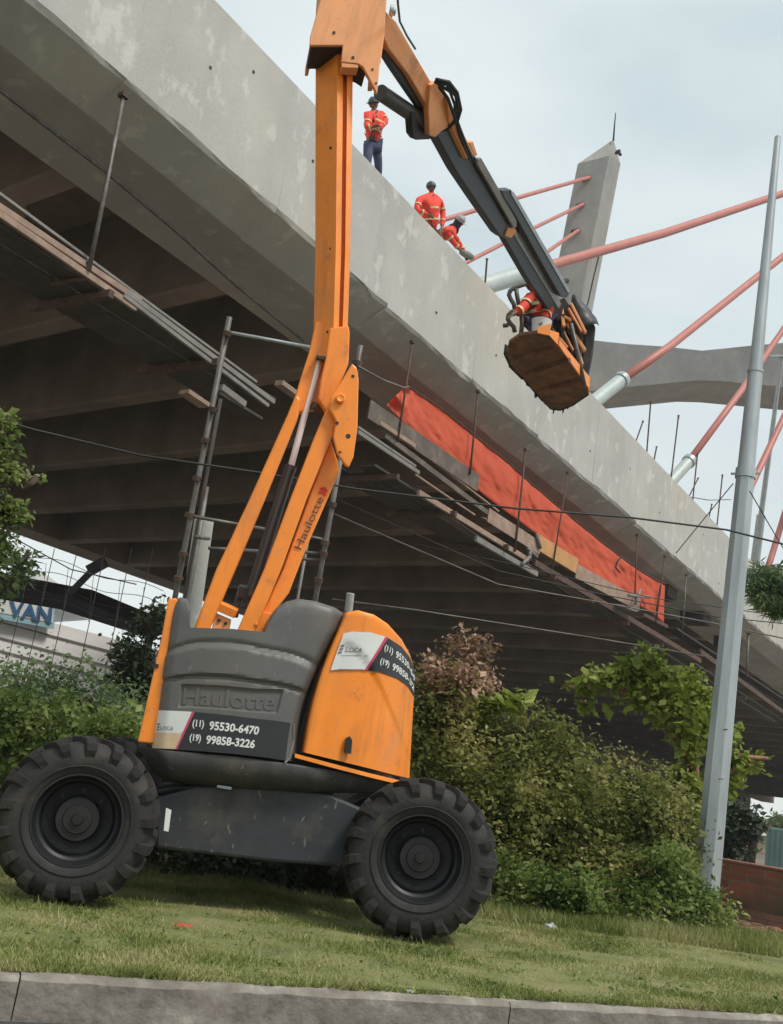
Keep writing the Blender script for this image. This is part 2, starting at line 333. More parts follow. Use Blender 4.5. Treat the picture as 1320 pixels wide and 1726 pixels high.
def cloud(blobs, n, clump=.07, per=14, shell=.45):
    A = np.array([b[1]*b[1] if np.isscalar(b[1]) else b[1][0]*b[1][2] for b in blobs], float); A /= A.sum()
    nc = max(1, n//per); idx = rng.choice(len(blobs), nc, p=A)
    C = np.array([blobs[i][0] for i in idx]); Rr = np.array([([blobs[i][1]]*3 if np.isscalar(blobs[i][1]) else blobs[i][1]) for i in idx])
    d = rng.normal(size=(nc, 3)); d /= np.linalg.norm(d, axis=1)[:, None]
    lump = 1+.28*np.sin(d[:, 0]*6+idx)*np.cos(d[:, 2]*5+idx*2.1)+.14*np.sin(d[:, 1]*13+d[:, 2]*11)
    r = (1-shell*rng.uniform(0, 1, nc)**1.6)*lump
    cc = C+d*Rr*r[:, None]
    k_ = rng.random(nc) < .05; cc[k_] = C[k_]+d[k_]*Rr[k_]*rng.uniform(1.1, 1.32, k_.sum())[:, None]
    p = np.repeat(cc, per, 0)+rng.normal(size=(nc*per, 3))*clump*np.array([1, 1, .75])
    return p
def bush(name, base, blobs, n, size, m, label, cat, stems=(), group=None, clump=.07, per=14, shell=.45, elong=1.7, sm='bark', sr=.02, zmin=None):
    t = thing(name, base, label, cat, group)
    p = cloud(blobs, n, clump, per, shell)
    if zmin is not None: p = p[p[:, 2] > zmin]
    V, Fc = leaves(p, size, elong); raw_mesh('foliage', V, Fc, M[m], t)
    mb = MB()
    for st in stems: mb.tube(st, [sr*(1-.75*i/(len(st)-1)) for i in range(len(st))], 7)
    for k in range(min(40, 6*len(blobs))):
        c, r = blobs[k % len(blobs)]; r = r if np.isscalar(r) else min(r); c = np.array(c)
        e = c+nrm(rng.normal(size=3)+[0, 0, .6])*r*.95; b0 = c+rng.normal(size=3)*r*.15; c2_, _ = blobs[(k+1) % len(blobs)]
        mb.tube([lerp(c, c2_, .4)-ZV*r*.3, b0, e], [sr*.5, sr*.35, sr*.12], 5)
    mb.build('trunk' if cat == 'tree' else 'stem', sm, t, smooth='all')
    return t

# ------------------------------------------------------------------ ground, road, kerb, lawn
GN = np.array([-.028, 0, 1.]); GO = np.array([-.45, 0, 0])
def gh(x, y, dz=0.): return hit(x, y, GO+ZV*dz, GN)
def gzc(x): return gz(min(max(x, -8), 10), 0)
def onG(p, dz=0.): return np.array([p[0], p[1], gzc(p[0])+dz])
K1 = gh(0, 1640); K2 = gh(1320, 1713); KD = K2-K1; KL = np.linalg.norm(KD[:2]); KD = np.array([KD[0], KD[1], 0])/KL; KP = np.array([-KD[1], KD[0], 0])  # KP away
def K(a, b, z=None):
    q = K1+KD*a+KP*b; return np.array([q[0], q[1], gzc(q[0]) if z is None else z])
mb = MB(); xs = [-900, -300, -100, -40, -15, -8, -4, 0, 4, 10, 15, 40, 100, 300, 900]
rows = [[K(a, b, -.32) for a in xs] for b in (-900, -60, -.02)]+[[K(a, b)-ZV*.012 for a in xs] for b in (.02, 3, 6, 12, 30, 100, 300, 1400)]
meta(mb.grid(rows).build('ground', 'dirt', origin=(0, 0, 0)), kind='structure')
mb = MB(); mb.grid([[K(a, b, -.175+gzc(K(a, 0)[0])) for a in (-60, -8, -4, 0, 4, 10, 60)] for b in (-9, -4, -.0)])
meta(mb.build('road', 'road', origin=(0, 0, 0)), kind='structure')
mb = MB(); a = -8.72
while a < 11:
    ln = 2.2; sl = rng.normal()*.004
    pr = [(-.0, -.30), (-.018, -.02+sl), (0.0, .0+sl), (.105, .004+sl), (.125, -.03), (.125, -.3)]
    n = 26; rows = [[K(a+.003+(ln-.006)*i/n, b, gzc(K(a, 0)[0])+.028*(ln*i/n)*.93+z+(rng.normal()*.003 if z > -.1 else 0)) for b, z in pr] for i in range(n+1)]
    mb.grid(rows); a += ln
ko = mb.build('kerb', 'kerb', origin=(0, 0, 0), smooth=True); meta(ko, kind='structure')
mb = MB(); nb = 40; na = 60
rows = [[K(-9+21*i/na, .11+9*j/nb)+ZV*(.004+.010*math.sin(i*1.3+j)*math.cos(j*.9)+.012*rng.random()*(j > 0)) for i in range(na+1)] for j in range(nb+1)]
meta(mb.grid(rows).build('lawn', 'lawn', origin=(0, 0, 0), smooth='all'), kind='structure')
# grass blades
n = 220000
a = rng.uniform(-2.6, 5.2, n); b = .045+rng.uniform(0, 1, n)**1.35*4.6
Xg = K1[0]+KD[0]*a+KP[0]*b; Yg = K1[1]+KD[1]*a+KP[1]*b; Zg = .028*(np.clip(Xg, -8, 10)+.45)
pat = np.sin(Xg*3.1+np.sin(Yg*2.3)*1.5)*np.sin(Yg*4.3+Xg*1.1)
hgt = (.015+.014*rng.random(n))*(1+.45*pat)+(rng.random(n) < .02)*.03
hgt *= 1+1.3*np.clip((b-2.4)/1.6, 0, 1)
hgt *= np.clip(1+.35*np.sin(Xg*5.7+np.cos(Yg*3.9)*2)*np.cos(Yg*6.1+Xg*2.2), .7, 1.3)
th = rng.uniform(0, 6.283, n); wd = .0035+.003*rng.random(n); ln = hgt*rng.uniform(.2, 1.3, n); ph = rng.uniform(0, 6.283, n)
base = np.stack([Xg, Yg, Zg], 1); wv = np.stack([np.cos(th), np.sin(th), 0*th], 1)*wd[:, None]
tip = base+np.stack([np.cos(ph)*ln, np.sin(ph)*ln, hgt], 1)
V = np.stack([base-wv, base+wv, tip], 1).reshape(-1, 3); i = np.arange(n)*3
o = raw_mesh('grass', V, np.stack([i, i+1, i+2], 1), M['grass'], origin=(0, 0, 0)); meta(o, 'short mown grass blades covering the verge behind the kerb', 'grass', kind='stuff')

# ------------------------------------------------------------------ viaduct
S0, S1 = -26, 165
br = thing('concrete_viaduct', B(0, 0, 0)*np.array([1, 1, 0])+ZV*(B(0, 0, -3.03)[2]), 'long grey concrete viaduct with broad edge girder crossing overhead, dark ribs underneath', 'bridge')
def extr(mb, prof, sa, sb, n=1):
    rows = [[B(sa+(sb-sa)*i/n, t, z) for t, z in prof] for i in range(n+1)]
    mb.grid(rows)
    k = len(prof); mb.add(rows[0], [tuple(range(k))]); mb.add(rows[-1], [tuple(range(k))])
# near edge girder in pours; each slightly different at its lower lip
mb = MB(); s = S0; k = 0
while s < S1:
    ln = 3.9 if s < 60 else 12; jz = rng.uniform(-.035, .035); jt = rng.uniform(-.004, .004)
    prof = [(jt, 0), (jt-.004, -1.3), (jt, -2.58+jz), (.05+jt, -2.66+jz), (.78, -3.03), (.82, -3.035), (2.7, -3.03), (2.74, -.5), (2.74, 0), (jt, 0)]
    nseg = 8 if s < 60 else 1
    rows = []
    for i in range(nseg+1):
        r = []
        for j, (t, z) in enumerate(prof):
            zz = z+(rng.normal()*.014 if j in (2, 3) else 0)+(rng.normal()*.006 if j == 4 else 0); tt = t+(rng.normal()*.008 if j in (2, 3, 4) else 0)
            r.append(B(s+.001+(ln-.002)*i/nseg, tt, zz))
        rows.append(r)
    mb.grid(rows); mb.add(rows[0][:-1], [tuple(range(9))]); mb.add(rows[-1][:-1], [tuple(range(9))]); s += ln
mb.build('edge_girder', 'conc', br)
mb = MB(); s = S0
while s < S1:     # far girder
    ln = 8; extr(mb, [(30.3, -.5), (30.3, -3.0), (32.3, -3.0), (33.0, -2.6), (33.0, 0), (30.3, 0)], s, s+ln-.01); s += ln
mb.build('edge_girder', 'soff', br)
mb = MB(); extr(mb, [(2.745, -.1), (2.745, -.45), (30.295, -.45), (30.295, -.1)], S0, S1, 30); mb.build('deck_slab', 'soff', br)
ribs = [-17.9, -13.7, -9.5, -5.3, -1.1, 3.1, 7.2, 11.8, 16.3, 20.7, 25.2, 29.7]+[34.2+4.5*i for i in range(26)]
for sr in ribs:
    mb = MB(); wd = .36
    rows = []
    for i in range(15):
        t = 2.74+27.56*i/14; sc = sr+.085*(t-2.74)
        rows.append([B(sc-.16, t, -.45), B(sc-.16, t, -2.93), B(sc-.1, t, -2.99), B(sc+wd, t, -2.99), B(sc+wd+.05, t, -2.93), B(sc+wd+.05, t, -.45)])
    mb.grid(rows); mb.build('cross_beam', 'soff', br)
mb = MB(); a0 = bst(hit(680, 1200, BO+BT*31, BT)); a1 = bst(hit(1262, 1330, BO+BT*31, BT))
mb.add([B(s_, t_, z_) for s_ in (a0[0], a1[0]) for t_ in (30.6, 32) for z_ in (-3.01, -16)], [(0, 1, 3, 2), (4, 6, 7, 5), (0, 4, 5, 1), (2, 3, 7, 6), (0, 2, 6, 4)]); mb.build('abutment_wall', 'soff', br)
# formwork sockets and small fittings
mb = MB()
for s, z in [(6.2, -1.5), (9.4, -.9), (12.6, -1.7), (15.9, -1.1), (-3.9, -.55), (-4.9, -1.2), (19, -1.6), (3.2, -1.8), (24, -.9), (26.5, -2.2), (-1.9, -1.1), (33.0, -1.2), (33.1, -1.55)]:
    mb = MB(); mb.lathe(B(s, -.004, z), -BT, [(0, 0), (.004, .032), (.008, .032), (.012, .02), (.006, 0)], 12); mb.build('formwork_socket', 'dark', br)
for s, z0, ln in [(24.0, -3.03, .5), (28.6, -3.03, .45), (33.6, -3.03, .5)]:
    mb = MB(); mb.box(B(s, 1.5, -3.03-ln*.45), BD*.55, BT*.5, ZV*ln*.45); mb.build('formwork_box', 'dark', br)
# protruding rebars
for (xa, ya, xb, yb) in [(1084, 710, 1072, 738), (1097, 677, 1090, 760), (1107, 753, 1102, 772), (1144, 700, 1131, 802), (1176, 764, 1167, 845), (1177, 806, 1161, 832), (1218, 800, 1208, 886), (821, 436, 818, 470), (1200, 850, 1194, 872)]:
    mb = MB(); p = bt(xb, yb+6, .35); q = bt(xa, ya, .35); mb.tube([p, lerp(p, q, .93), q], [.028, .028, .045], 6); mb.build('rebar', 'rust', br)
mb = MB(); mb.tube([bt(1165, 838, .3), bt(1195, 843, .3), bt(1232, 842, .3)], .02, 6); mb.build('guard_wire', 'tube', br)

# ------------------------------------------------------------------ pylon
py = thing('bridge_pylon', onG(P(960, 900, 70)), 'tall tapering grey concrete bridge pylon with slanted tip, aerial and crossbeam', 'bridge pylon')
def leg(lines, tip, name):
    tops = [P(*a) for a, b in lines]; bots = []
    for (a, b), tp in zip(lines, tops):
        q = P(*b); d = (q-tp)/(tp[2]-q[2]); bots.append(tp+d*(tp[2]-11.6))
    mb = MB(); n = len(tops); mb.add(tops+bots, [(i, (i+1) % n, (i+1) % n+n, i+n) for i in range(n)]+[tuple(range(n, 2*n))])
    if tip is None: mb.add(tops, [tuple(range(n))])
    mb.build(name, 'pyl', py)
leg([((974, 276, 70), (935, 470, 70)), ((1027, 262, 70), (980, 499, 70)), ((1046, 276, 72), (997, 532, 72)), ((1034, 235, 72.3), (985, 520, 73.5))], None, 'pylon_leg')
mb = MB(); pts = [P(x, y, 70.4) for x, y in [(985, 572), (1060, 580), (1120, 584), (1184, 591), (1262, 583), (1330, 577), (1430, 566), (1545, 556), (1545, 668), (1430, 662), (1330, 653), (1213, 642), (1172, 641), (1060, 652), (985, 660)]]
mb.prism(pts, nrm([fw[0], fw[1], 0])*4.2); mb.build('crossbeam', 'pyl', py)
leg([((1520, 200, 70), (1540, 500, 70)), ((1560, 190, 69), (1585, 500, 69)), ((1580, 200, 71), (1605, 500, 71)), ((1530, 205, 73), (1555, 500, 73))], None, 'pylon_leg')
mb = MB(); mb.tube([P(1034, 237, 72), P(1036, 210, 72), P(1038, 190, 72)], [.07, .05, .03], 6); mb.build('lightning_rod', 'blk', py)
mb = MB(); mb.tube([P(1038, 258, 71.6), P(1043, 257, 71.4), P(1046, 261, 71.2)], .11, 6); mb.tube([P(1042, 253, 71.4), P(1043, 257, 71.4)], .16, 6); mb.build('warning_lamp', 'blk', py)
mb = MB(); mb.tube([P(1011, 425, 69.9), P(1000, 470, 69.9), P(990, 515, 69.9)], .05, 5); mb.build('conduit', 'dark', py)
for x, y in [(993, 299), (983, 344), (975, 388), (956, 473)]:
    mb = MB(); q = P(x, y, 70); d = nrm(P(x-60, y+22, 66)-q); mb.tube([q, q+d*.9], .16, 8); mb.build('anchor_collar', 'blk', py)
# stay cables: (sleeve from, sleeve to, end) with depths; seen thickness gives the radius
def stay(pts, r, slv, lab, rs=None):
    p = [P(*q) for q in pts]
    t = thing('stay_cable', p[0], lab, 'stay cable', 'red stay cables of the bridge')
    mb = MB(); mb.tube(p[(1 if slv else 0):], r*.88, 12); mb.build('sheath', 'red', t, smooth='all')
    if slv:
        mb = MB(); d = nrm(p[1]-p[0]); rs = rs or r*1.45
        mb.tube([p[0]-d*.8, p[1]], rs, 14); mb.build('anchor_sleeve', 'sleeve', t, smooth=True)
        mb = MB(); mb.tube([p[1]-d*.12, p[1]+d*.10], rs*1.22, 14); mb.build('sleeve_flange', 'galv', t, smooth=True)
stay([(818, 481, 28), (893, 459, 29.5), (935, 445, 30.5), (1120, 393, 36), (1320, 326, 44), (1600, 230, 58)], .165, 1, 'thick red stay cable rising from the pale sleeve behind the boom', .25)
stay([(1008, 672, 34), (1047, 641, 35.2), (1130, 583, 38), (1320, 432, 46), (1600, 205, 60)], .165, 1, 'red stay cable whose grey sleeve ends in front of the pylon crossbeam', .235)
stay([(1132, 810, 43), (1162, 777, 44), (1250, 658, 49), (1320, 556, 54), (1580, 180, 68)], .17, 1, 'red stay cable with grey sleeve between the rebars and the light pole', .24)
stay([(1255, 850, 55), (1267, 818, 56), (1320, 706, 60), (1560, 200, 72)], .20, 0, 'red stay cable starting just right of the light pole')
stay([(1292, 965, 70), (1300, 940, 71), (1322, 868, 74), (1540, 200, 90)], .24, 0, 'shortest visible red stay cable, at the right picture edge')
stay([(993, 299, 69.6), (880, 331, 62), (770, 364, 56), (640, 402, 50)], .14, 0, 'thin red stay cable reaching the pylon leg nearest its tip')
stay([(983, 344, 69.6), (900, 384, 62), (800, 435, 55), (740, 466, 50)], .13, 0, 'thin red stay cable, middle of the three fixed to the pylon leg')
stay([(975, 388, 69.6), (940, 412, 66), (880, 455, 60), (830, 492, 55)], .13, 0, 'thin red stay cable, lowest of the three fixed to the pylon leg')
# slim lamp post on the deck
t = thing('lamp_post', P(1272, 952, 60), 'slim grey lamp post standing on the bridge deck right of the light pole', 'lamp post')
mb = MB(); mb.tube([P(1272, 955, 60), P(1283, 868, 59.6)], [.26, .24], 10); mb.build('base_tube', 'galv', t, smooth=True)
mb = MB(); mb.tube([P(1283, 868, 59.6), P(1300, 740, 59), P(1318, 603, 58.5)], [.15, .13, .10], 10); mb.build('pole', 'galv', t, smooth=True)
mb = MB(); mb.box(P(1309, 601, 58.5), RT*.45, UP*.07, fw*.15); mb.build('lamp_head', 'galv', t, bevel=.03)

# ------------------------------------------------------------------ hanging walkway below the girder
WZ = -5.82
def plank(x0, y0, x1, y1, w, h, m, lab, cat='plank', t=0., name='plank', group='timbers of the hanging walkway', roll=None, dz=0.):
    """a board along the girder seen between two picture points on the plane t; w across (t), h upright, metres"""
    a = bt(x0, y0, t); b = bt(x1, y1, t); mb = MB(); d = nrm(b-a); u = BT; v = np.cross(u, d); v = v if v[2] > 0 else -v
    c = (a+b)/2+ZV*dz; mb.box(c, d*np.linalg.norm(b-a)/2, u*w/2, v*h/2)
    return meta(mb.build(name, m, bevel=.006, seg=1), lab, cat, group)
plank(-40, 322, 237, 508, .05, .10, 'wood', 'upper pale reddish timber board at the left picture edge')
plank(-40, 334, 229, 520, .06, .10, 'wood', 'lower pale reddish timber board at the left picture edge', t=-.03)
plank(-40, 298, 432, 644, .05, .05, 'alu', 'thin grey rail just above the reddish timber boards at left', cat='rail', name='rail', t=.12)
plank(212, 492, 462, 678, .06, .09, 'alu', 'long grey beam running on from the reddish boards towards the boom')
plank(208, 498, 452, 684, .06, .07, 'alu', 'lower grey beam running on from the reddish boards towards the boom', t=-.05)
plank(372, 652, 412, 682, .10, .12, 'alu', 'short light board end left of the orange lower arm', t=.05)
plank(310, 660, 346, 684, .25, .08, 'wood', 'short reddish board end beside the scaffold tube', t=.3)
plank(470, 645, 530, 690, .2, .1, 'wood', 'short reddish board just left of the boom knuckle', t=.2)
plank(603, 728, 706, 797, .06, .09, 'alu', 'grey double beam ending beneath the broad weathered board', t=-.03)
plank(603, 720, 700, 786, .06, .06, 'alu', 'thin grey strip beneath the broad weathered board', t=.02)
plank(622, 689, 806, 815, .035, .42, 'woodd', 'broad weathered plywood board in front of the red netting', t=-.06)
plank(636, 700, 740, 772, .30, .05, 'woodd', 'narrow board sticking out under the broad weathered board', t=.2)
plank(648, 733, 905, 928, .07, .13, 'woodd', 'long dark beam below the broad weathered board', t=.0)
plank(660, 724, 840, 862, .07, .04, 'wood', 'thin pale batten below the broad weathered board', t=-.02)
plank(705, 830, 890, 944, .08, .13, 'wood', 'reddish beam starting below the left half of the netting', t=-.03)
plank(802, 908, 905, 968, .08, .14, 'alu', 'short pale beam end under the middle of the netting', t=-.04)
plank(900, 948, 1180, 1114, .10, .17, 'rust', 'long rusty beam under the right half of the netting', t=-.02)
plank(1036, 1020, 1062, 1030, .5, .05, 'alu', 'small pale board end under the right end of the netting', t=-.1)
plank(823, 868, 910, 924, .03, .36, 'wood', 'pale toe board at the lower edge of the netting', t=-.05)
plank(908, 914, 973, 955, .03, .44, 'woody', 'yellowish toe board at the lower edge of the netting', t=-.05)
plank(971, 962, 1078, 1020, .03, .42, 'wood', 'pale greyish toe board nearest the right end of the netting', t=-.05)
plank(1180, 1098, 1330, 1208, .1, .2, 'rust', 'rusty beam continuing the walkway right of the light pole', t=-.02)
plank(1130, 1068, 1330, 1196, .5, .06, 'dark', 'dark board along the walkway right of the light pole', t=.4, dz=.2)
ORD = ['first', 'second', 'third', 'fourth', 'fifth', 'sixth', 'seventh', 'eighth', 'ninth', 'tenth', 'eleventh', 'twelfth', 'thirteenth']
plank(700, 800, 800, 868, .05, .04, 'wood', 'thin reddish batten lying under the long dark beam', t=-.05)
plank(745, 868, 850, 938, .30, .04, 'woodd', 'dark loose board beneath the reddish beam', t=.15)
plank(640, 712, 700, 752, .04, .10, 'wood', 'short broken reddish board left of the broad weathered board', t=-.08)
plank(815, 858, 1075, 1018, .10, .03, 'wood', 'long thin tan ledger running under the toe boards', t=.02, dz=-.22)
plank(880, 950, 985, 1010, .35, .04, 'woodd', 'dark loose board under the yellowish toe board', t=.2)
plank(1085, 1036, 1125, 1056, .05, .12, 'rust', 'short rusty upright board at the netting right end', t=-.05)
# the deck boards of the walkway, seen from below
for i, (s0, s1, t0, z) in enumerate([(-14, -1.6, .3, -5.95), (-14, -2.2, .78, -5.98), (-14, -.8, 1.26, -5.95), (1.9, 9, .32, -5.98), (2.2, 9.4, .8, -6.0), (1.6, 9, 1.28, -5.97), (9.1, 16, .32, -5.9), (9.5, 16, .8, -5.95), (9.1, 16, 1.28, -5.92), (16.2, 40, .35, -5.8), (16.1, 40, .9, -5.83)]):
    mb = MB(); mb.box(B((s0+s1)/2, t0, z), BD*(s1-s0)/2, BT*.225, ZV*.025)
    sec = ['left of the boom', 'under the left half of the netting', 'under the right half of the netting', 'beyond the netting'][0 if i < 3 else 1 if i < 6 else 2 if i < 9 else 3]
    meta(mb.build('deck_board', 'dark'), ['outermost', 'middle', 'innermost'][[0, 1, 2, 0, 1, 2, 0, 1, 2, 0, 2][i]]+' dark walkway deck board seen from below, '+sec, 'deck board', 'dark deck boards of the walkway '+sec)
for s in [-11, -8.5, -6, -3.5, 2.4, 5.0, 7.8, 10.8, 13.6, 16.6, 20, 25, 31]:
    mb = MB(); mb.box(B(s, .75, WZ-.26), BD*.05, BT*.95, ZV*.06)
    meta(mb.build('cross_bearer', 'rust'), ORD[[-11, -8.5, -6, -3.5, 2.4, 5.0, 7.8, 10.8, 13.6, 16.6, 20, 25, 31].index(s)]+' rusty cross bearer from the left under the hanging walkway', 'bearer', 'cross bearers under the walkway')
for i, (xa, ya, xb, yb, rr, mm) in enumerate([(208, 162, 150, 455, .036, 'tube'), (695, 577, 670, 745, .025, 'rust'), (806, 660, 792, 800, .025, 'rust'), (886, 758, 868, 930, .026, 'rust'), (957, 797, 931, 960, .022, 'rust'), (1074, 902, 1070, 1010, .024, 'rust'), (1121, 938, 1106, 1048, .024, 'rust'), (1157, 970, 1150, 1075, .022, 'tube'), (1262, 1068, 1258, 1140, .05, 'tube')]):
    mb = MB(); a = bt(xa, ya, -.02 if i else .1); b = bt(xb, yb, -.12 if i else -.08); mb.tube([a, lerp(a, b, .5)+BD*.01, b], rr, 8); t = thing('hanger_rod', b, ORD[i]+' hanger rod from the left, tying the walkway to the girder', 'hanger rod', 'hanger rods of the walkway')
    mb.build('rod', mm, t, smooth='all')
    mb = MB(); mb.box(a, BD*rr*1.8, BT*rr*1.8, ZV*.03); mb.build('nut_plate', 'rust', t)
# brackets at rod feet, tube clamps
mb = MB()
for q in [[(85, 465), (150, 440)], [(85, 478), (150, 468)]]: mb.tube([bt(*q[0], .6), bt(*q[1], -.05)], .035, 8)
meta(mb.build('tube_bracket', 'rust', smooth='all'), 'rusty bent tube bracket at the foot of the leftmost hanger rod', 'bracket')
mb = MB()
for q in [[(890, 925), (905, 938)], [(893, 938), (880, 952)], [(905, 900), (911, 924)], [(893, 926), (893, 945)]]: mb.tube([bt(*q[0], -.12), bt(*q[1], -.12)], .05, 8)
meta(mb.build('tube_clamp', 'alu', smooth='all'), 'grey tube clamp on the walkway beam under the yellowish toe board', 'clamp')
mb = MB(); mb.tube([bt(1060, 1003, -.3), bt(1095, 1007, -.3)], .05, 8); mb.tube([bt(1079, 994, -.3), bt(1071, 1018, -.3)], .05, 8)
meta(mb.build('tube_clamp', 'alu', smooth='all'), 'pale cross-shaped tube clamp near the right end of the netting', 'clamp')
# safety netting
top = [(685, 650), (700, 660), (745, 690), (800, 735), (860, 783), (900, 820), (950, 862), (1000, 903), (1050, 942), (1085, 966), (1121, 986)]
bot = [(652, 682), (700, 733), (760, 785), (820, 838), (870, 874), (920, 912), (980, 958), (1040, 1003), (1080, 1022), (1100, 1034), (1119, 1050)]
n = 90; rows = []
for j in range(17):
    r = []
    for i in range(n+1):
        u = i/n*10; k = min(int(u), 9); a = lerp(top[k], top[k+1], u-k); b = lerp(bot[k], bot[k+1], u-k); v = j/16
        q = lerp(a, b, v)+np.array([0, 1.5*math.sin(math.pi*((u*1.15) % 1))*(1-v)]); env = .25+.75*min(1, v*4); fold = -.028*abs(math.sin(u*5.3+v*3.2+math.sin(u*2.3)))-.014*abs(math.sin(u*13-v*6+math.sin(v*5)))+.016*math.sin(u*4.3+v*2+math.sin(u*1.7)*2)+.008*math.sin(u*14-v*9+math.sin(u*3)*2.5)+.02*math.sin(u*2.1+v*3)*v+.009*rng.normal()+.02*math.sin(v*6+u*.7)
        if u < .6: fold += .25*(.6-u)*math.sin(v*9)
        r.append(bt(q[0], q[1]+0, .10+fold*env))
    rows.append(r)
nt_ = thing('safety_netting', bt(900, 900, .1), 'crumpled orange red safety netting stretched along the hanging walkway', 'netting')
mb = MB(); mb.grid(rows); o = mb.build('mesh_sheet', 'net', nt_, smooth='all'); md = o.modifiers.new('t', 'SOLIDIFY'); md.thickness = .006
mb = MB(); mb.tube([bt(x, y-1, .08) for x, y in top], .018, 6); mb.build('top_rope', 'rust', nt_)
mb = MB(); mb.tube([bt(x, y, .0) for x, y in [(1046, 940), (1040, 948), (1038, 957), (1045, 965)]], .03, 6); mb.build('loose_cord', 'blk', nt_)
mb = MB(); mb.tube([bt(x, y, .0) for x, y in [(1113, 987), (1108, 1015), (1106, 1047)]], .02, 6); mb.build('edge_cord', 'blk', nt_)
# cable slung below the girder
def wire(pts, r, lab, m='blk', name='overhead_wire', cat='wire', group=None):
    mb = MB(); mb.tube([P(*q) for q in pts], r*.68, 6); return meta(mb.build(name, m, smooth='all'), lab, cat, group)
mb = MB(); mb.tube([bt(x, y, 1.2) for x, y in [(-60, 108), (0, 152), (90, 222), (182, 292), (300, 392), (400, 482), (512, 574)]], .035, 6)
meta(mb.build('slung_cable', 'tube', smooth='all'), 'taut cable running along the girder underside at upper left', 'cable')
# raking strut under the deck at left
mb = MB(); mb.bar(P(-12, 215, 22), P(36, 358, 21), .28, .3); mb.bar(P(-30, 190, 22), P(2, 236, 21.8), .2, .3)
meta(mb.build('raking_strut', 'soff', bevel=.01), 'grey raking strut under the deck at the left picture edge', 'strut')

# ------------------------------------------------------------------ boom lift
BL = thing('boom_lift', M0+MX*1.0+MY*.8+ZV*gzc((M0+MX)[0]), 'orange and grey articulated boom lift with big black lugged tyres parked on the verge', 'boom lift')
def sub(name, parent):
    e = bpy.data.objects.new(name, None); e.empty_display_size = .1; COL.objects.link(e); e.parent = parent; return e
def Mp(x, y, z): return M0+MX*x+MY*y+ZV*z
def wheel(c, ang, phase=0.):
    ca, sa = math.cos(ang), math.sin(ang); A = MY*ca+MX*sa; Q = np.cross(A, ZV)
    w_ = bpy.data.objects.new('wheel', None); w_.empty_display_size = .2; COL.objects.link(w_); w_.parent = BL; w_.location = Vector(c)-wloc(BL)
    mb = MB(); mb.lathe(c, A, [(.055, .243), (.03, .252), (.012, .28), (0, .33), (.004, .375), (.022, .415), (.05, .436), (.11, .445), (.25, .445), (.31, .436), (.34, .41), (.355, .36), (.35, .29), (.30, .243)], 72)
    mb.lathe(c, A, [(.006, .300), (-.004, .304), (-.004, .308), (.004, .312)], 72)
    mb.build('tyre', 'rubber', w_, smooth=True)
    mb = MB()
    for side in (0, 1):
        for k in range(17):
            th0 = 2*math.pi*(k+side*.5)/17+phase; st = []
            for a, r, dt, hw in [(.006, .352, -.02, .035), (-.012, .395, -.01, .062), (-.004, .440, 0, .070), (.03, .468, .03, .068), (.09, .476, .10, .062), (.185, .478, .22, .052)]:
                if side: a = .36-a
                th = th0+dt*(1 if side == 0 else 1)+rng.normal()*.004; q = []
                for rr in (r, r-.06):
                    for sg in (-1, 1):
                        t_ = th+sg*hw*(1 if rr == r else 1.25); q.append(c+A*(a+(.02 if rr != r and abs(a) < .05 and side == 0 else 0))+rr*(math.cos(t_)*Q+math.sin(t_)*ZV))
                st.append([q[0], q[1], q[3], q[2]])
            vs = [v for s_ in st for v in s_]; fs = [(0, 1, 2, 3), tuple(range(len(vs)-1, len(vs)-5, -1))]
            for i in range(len(st)-1): fs += [(i*4+j, i*4+(j+1) % 4, i*4+4+(j+1) % 4, i*4+4+j) for j in range(4)]
            mb.add(vs, fs)
    mb.build('tread_lugs', 'mud', w_, bevel=.007, seg=1)
    mb = MB(); mb.lathe(c, A, [(.03, .25), (.018, .262), (.018, .252), (.045, .240), (.10, .232), (.115, .216), (.19, .205), (.20, .19), (.20, .0)], 64); mb.build('rim', 'rim', w_, smooth=True)
    mb = MB(); mb.lathe(c, A, [(.20, .135), (.115, .132), (.10, .122), (.10, .085), (.085, .08), (.085, .035), (.065, .030), (.065, .0)], 40)
    for k in range(8):
        t_ = k*math.pi/4; q = c+A*.185+.16*(math.cos(t_)*Q+math.sin(t_)*ZV); mb.lathe(q, A, [(.0, .0), (0., .014), (.02, .014)], 6)
    for k in range(3):
        t_ = k*2.1+.6; q = c+A*.082+.058*(math.cos(t_)*Q+math.sin(t_)*ZV); mb.lathe(q, A, [(.0, .0), (0., .011), (.02, .011)], 6)
    mb.build('hub', 'hub', w_, smooth=True)
wheel(W1, rad(-4), .1); wheel(W2, rad(9), .33)
wheel(W1+MY*1.75+ZV*.03+MX*.12, 0, .2); wheel(W2+MY*1.75+ZV*.03, 0, 0)
# chassis
mb = MB(); mb.prism([mt(x, y, .42) for x, y in [(262, 1345), (330, 1326), (440, 1322), (560, 1340), (640, 1375), (628, 1400), (600, 1464), (450, 1452), (262, 1430)]], MY*1.35); mb.build('chassis', 'chas', BL, bevel=.02)
mb = MB()
for wc in (W1, W2):
    mb.tube([wc+MY*.3, wc+MY*1.8], .085, 14); mb.box(wc+MY*1.05-ZV*.02, MX*.16, MY*.35, ZV*.16)
mb.build('axle', 'chas', BL, smooth=True)
mb = MB(); c = mt(460, 1330, .95); mb.lathe(c-ZV*.1, ZV, [(0, .42), (.14, .42), (.14, .36), (.26, .36)], 40); mb.build('slew_ring', 'blk', BL, smooth=True)
mb = MB(); mb.prism([mt(x, y, .05) for x, y in [(280, 1362), (289, 1366), (284, 1402), (276, 1400)]], MY*.02); mb.build('reflector', 'white', BL)
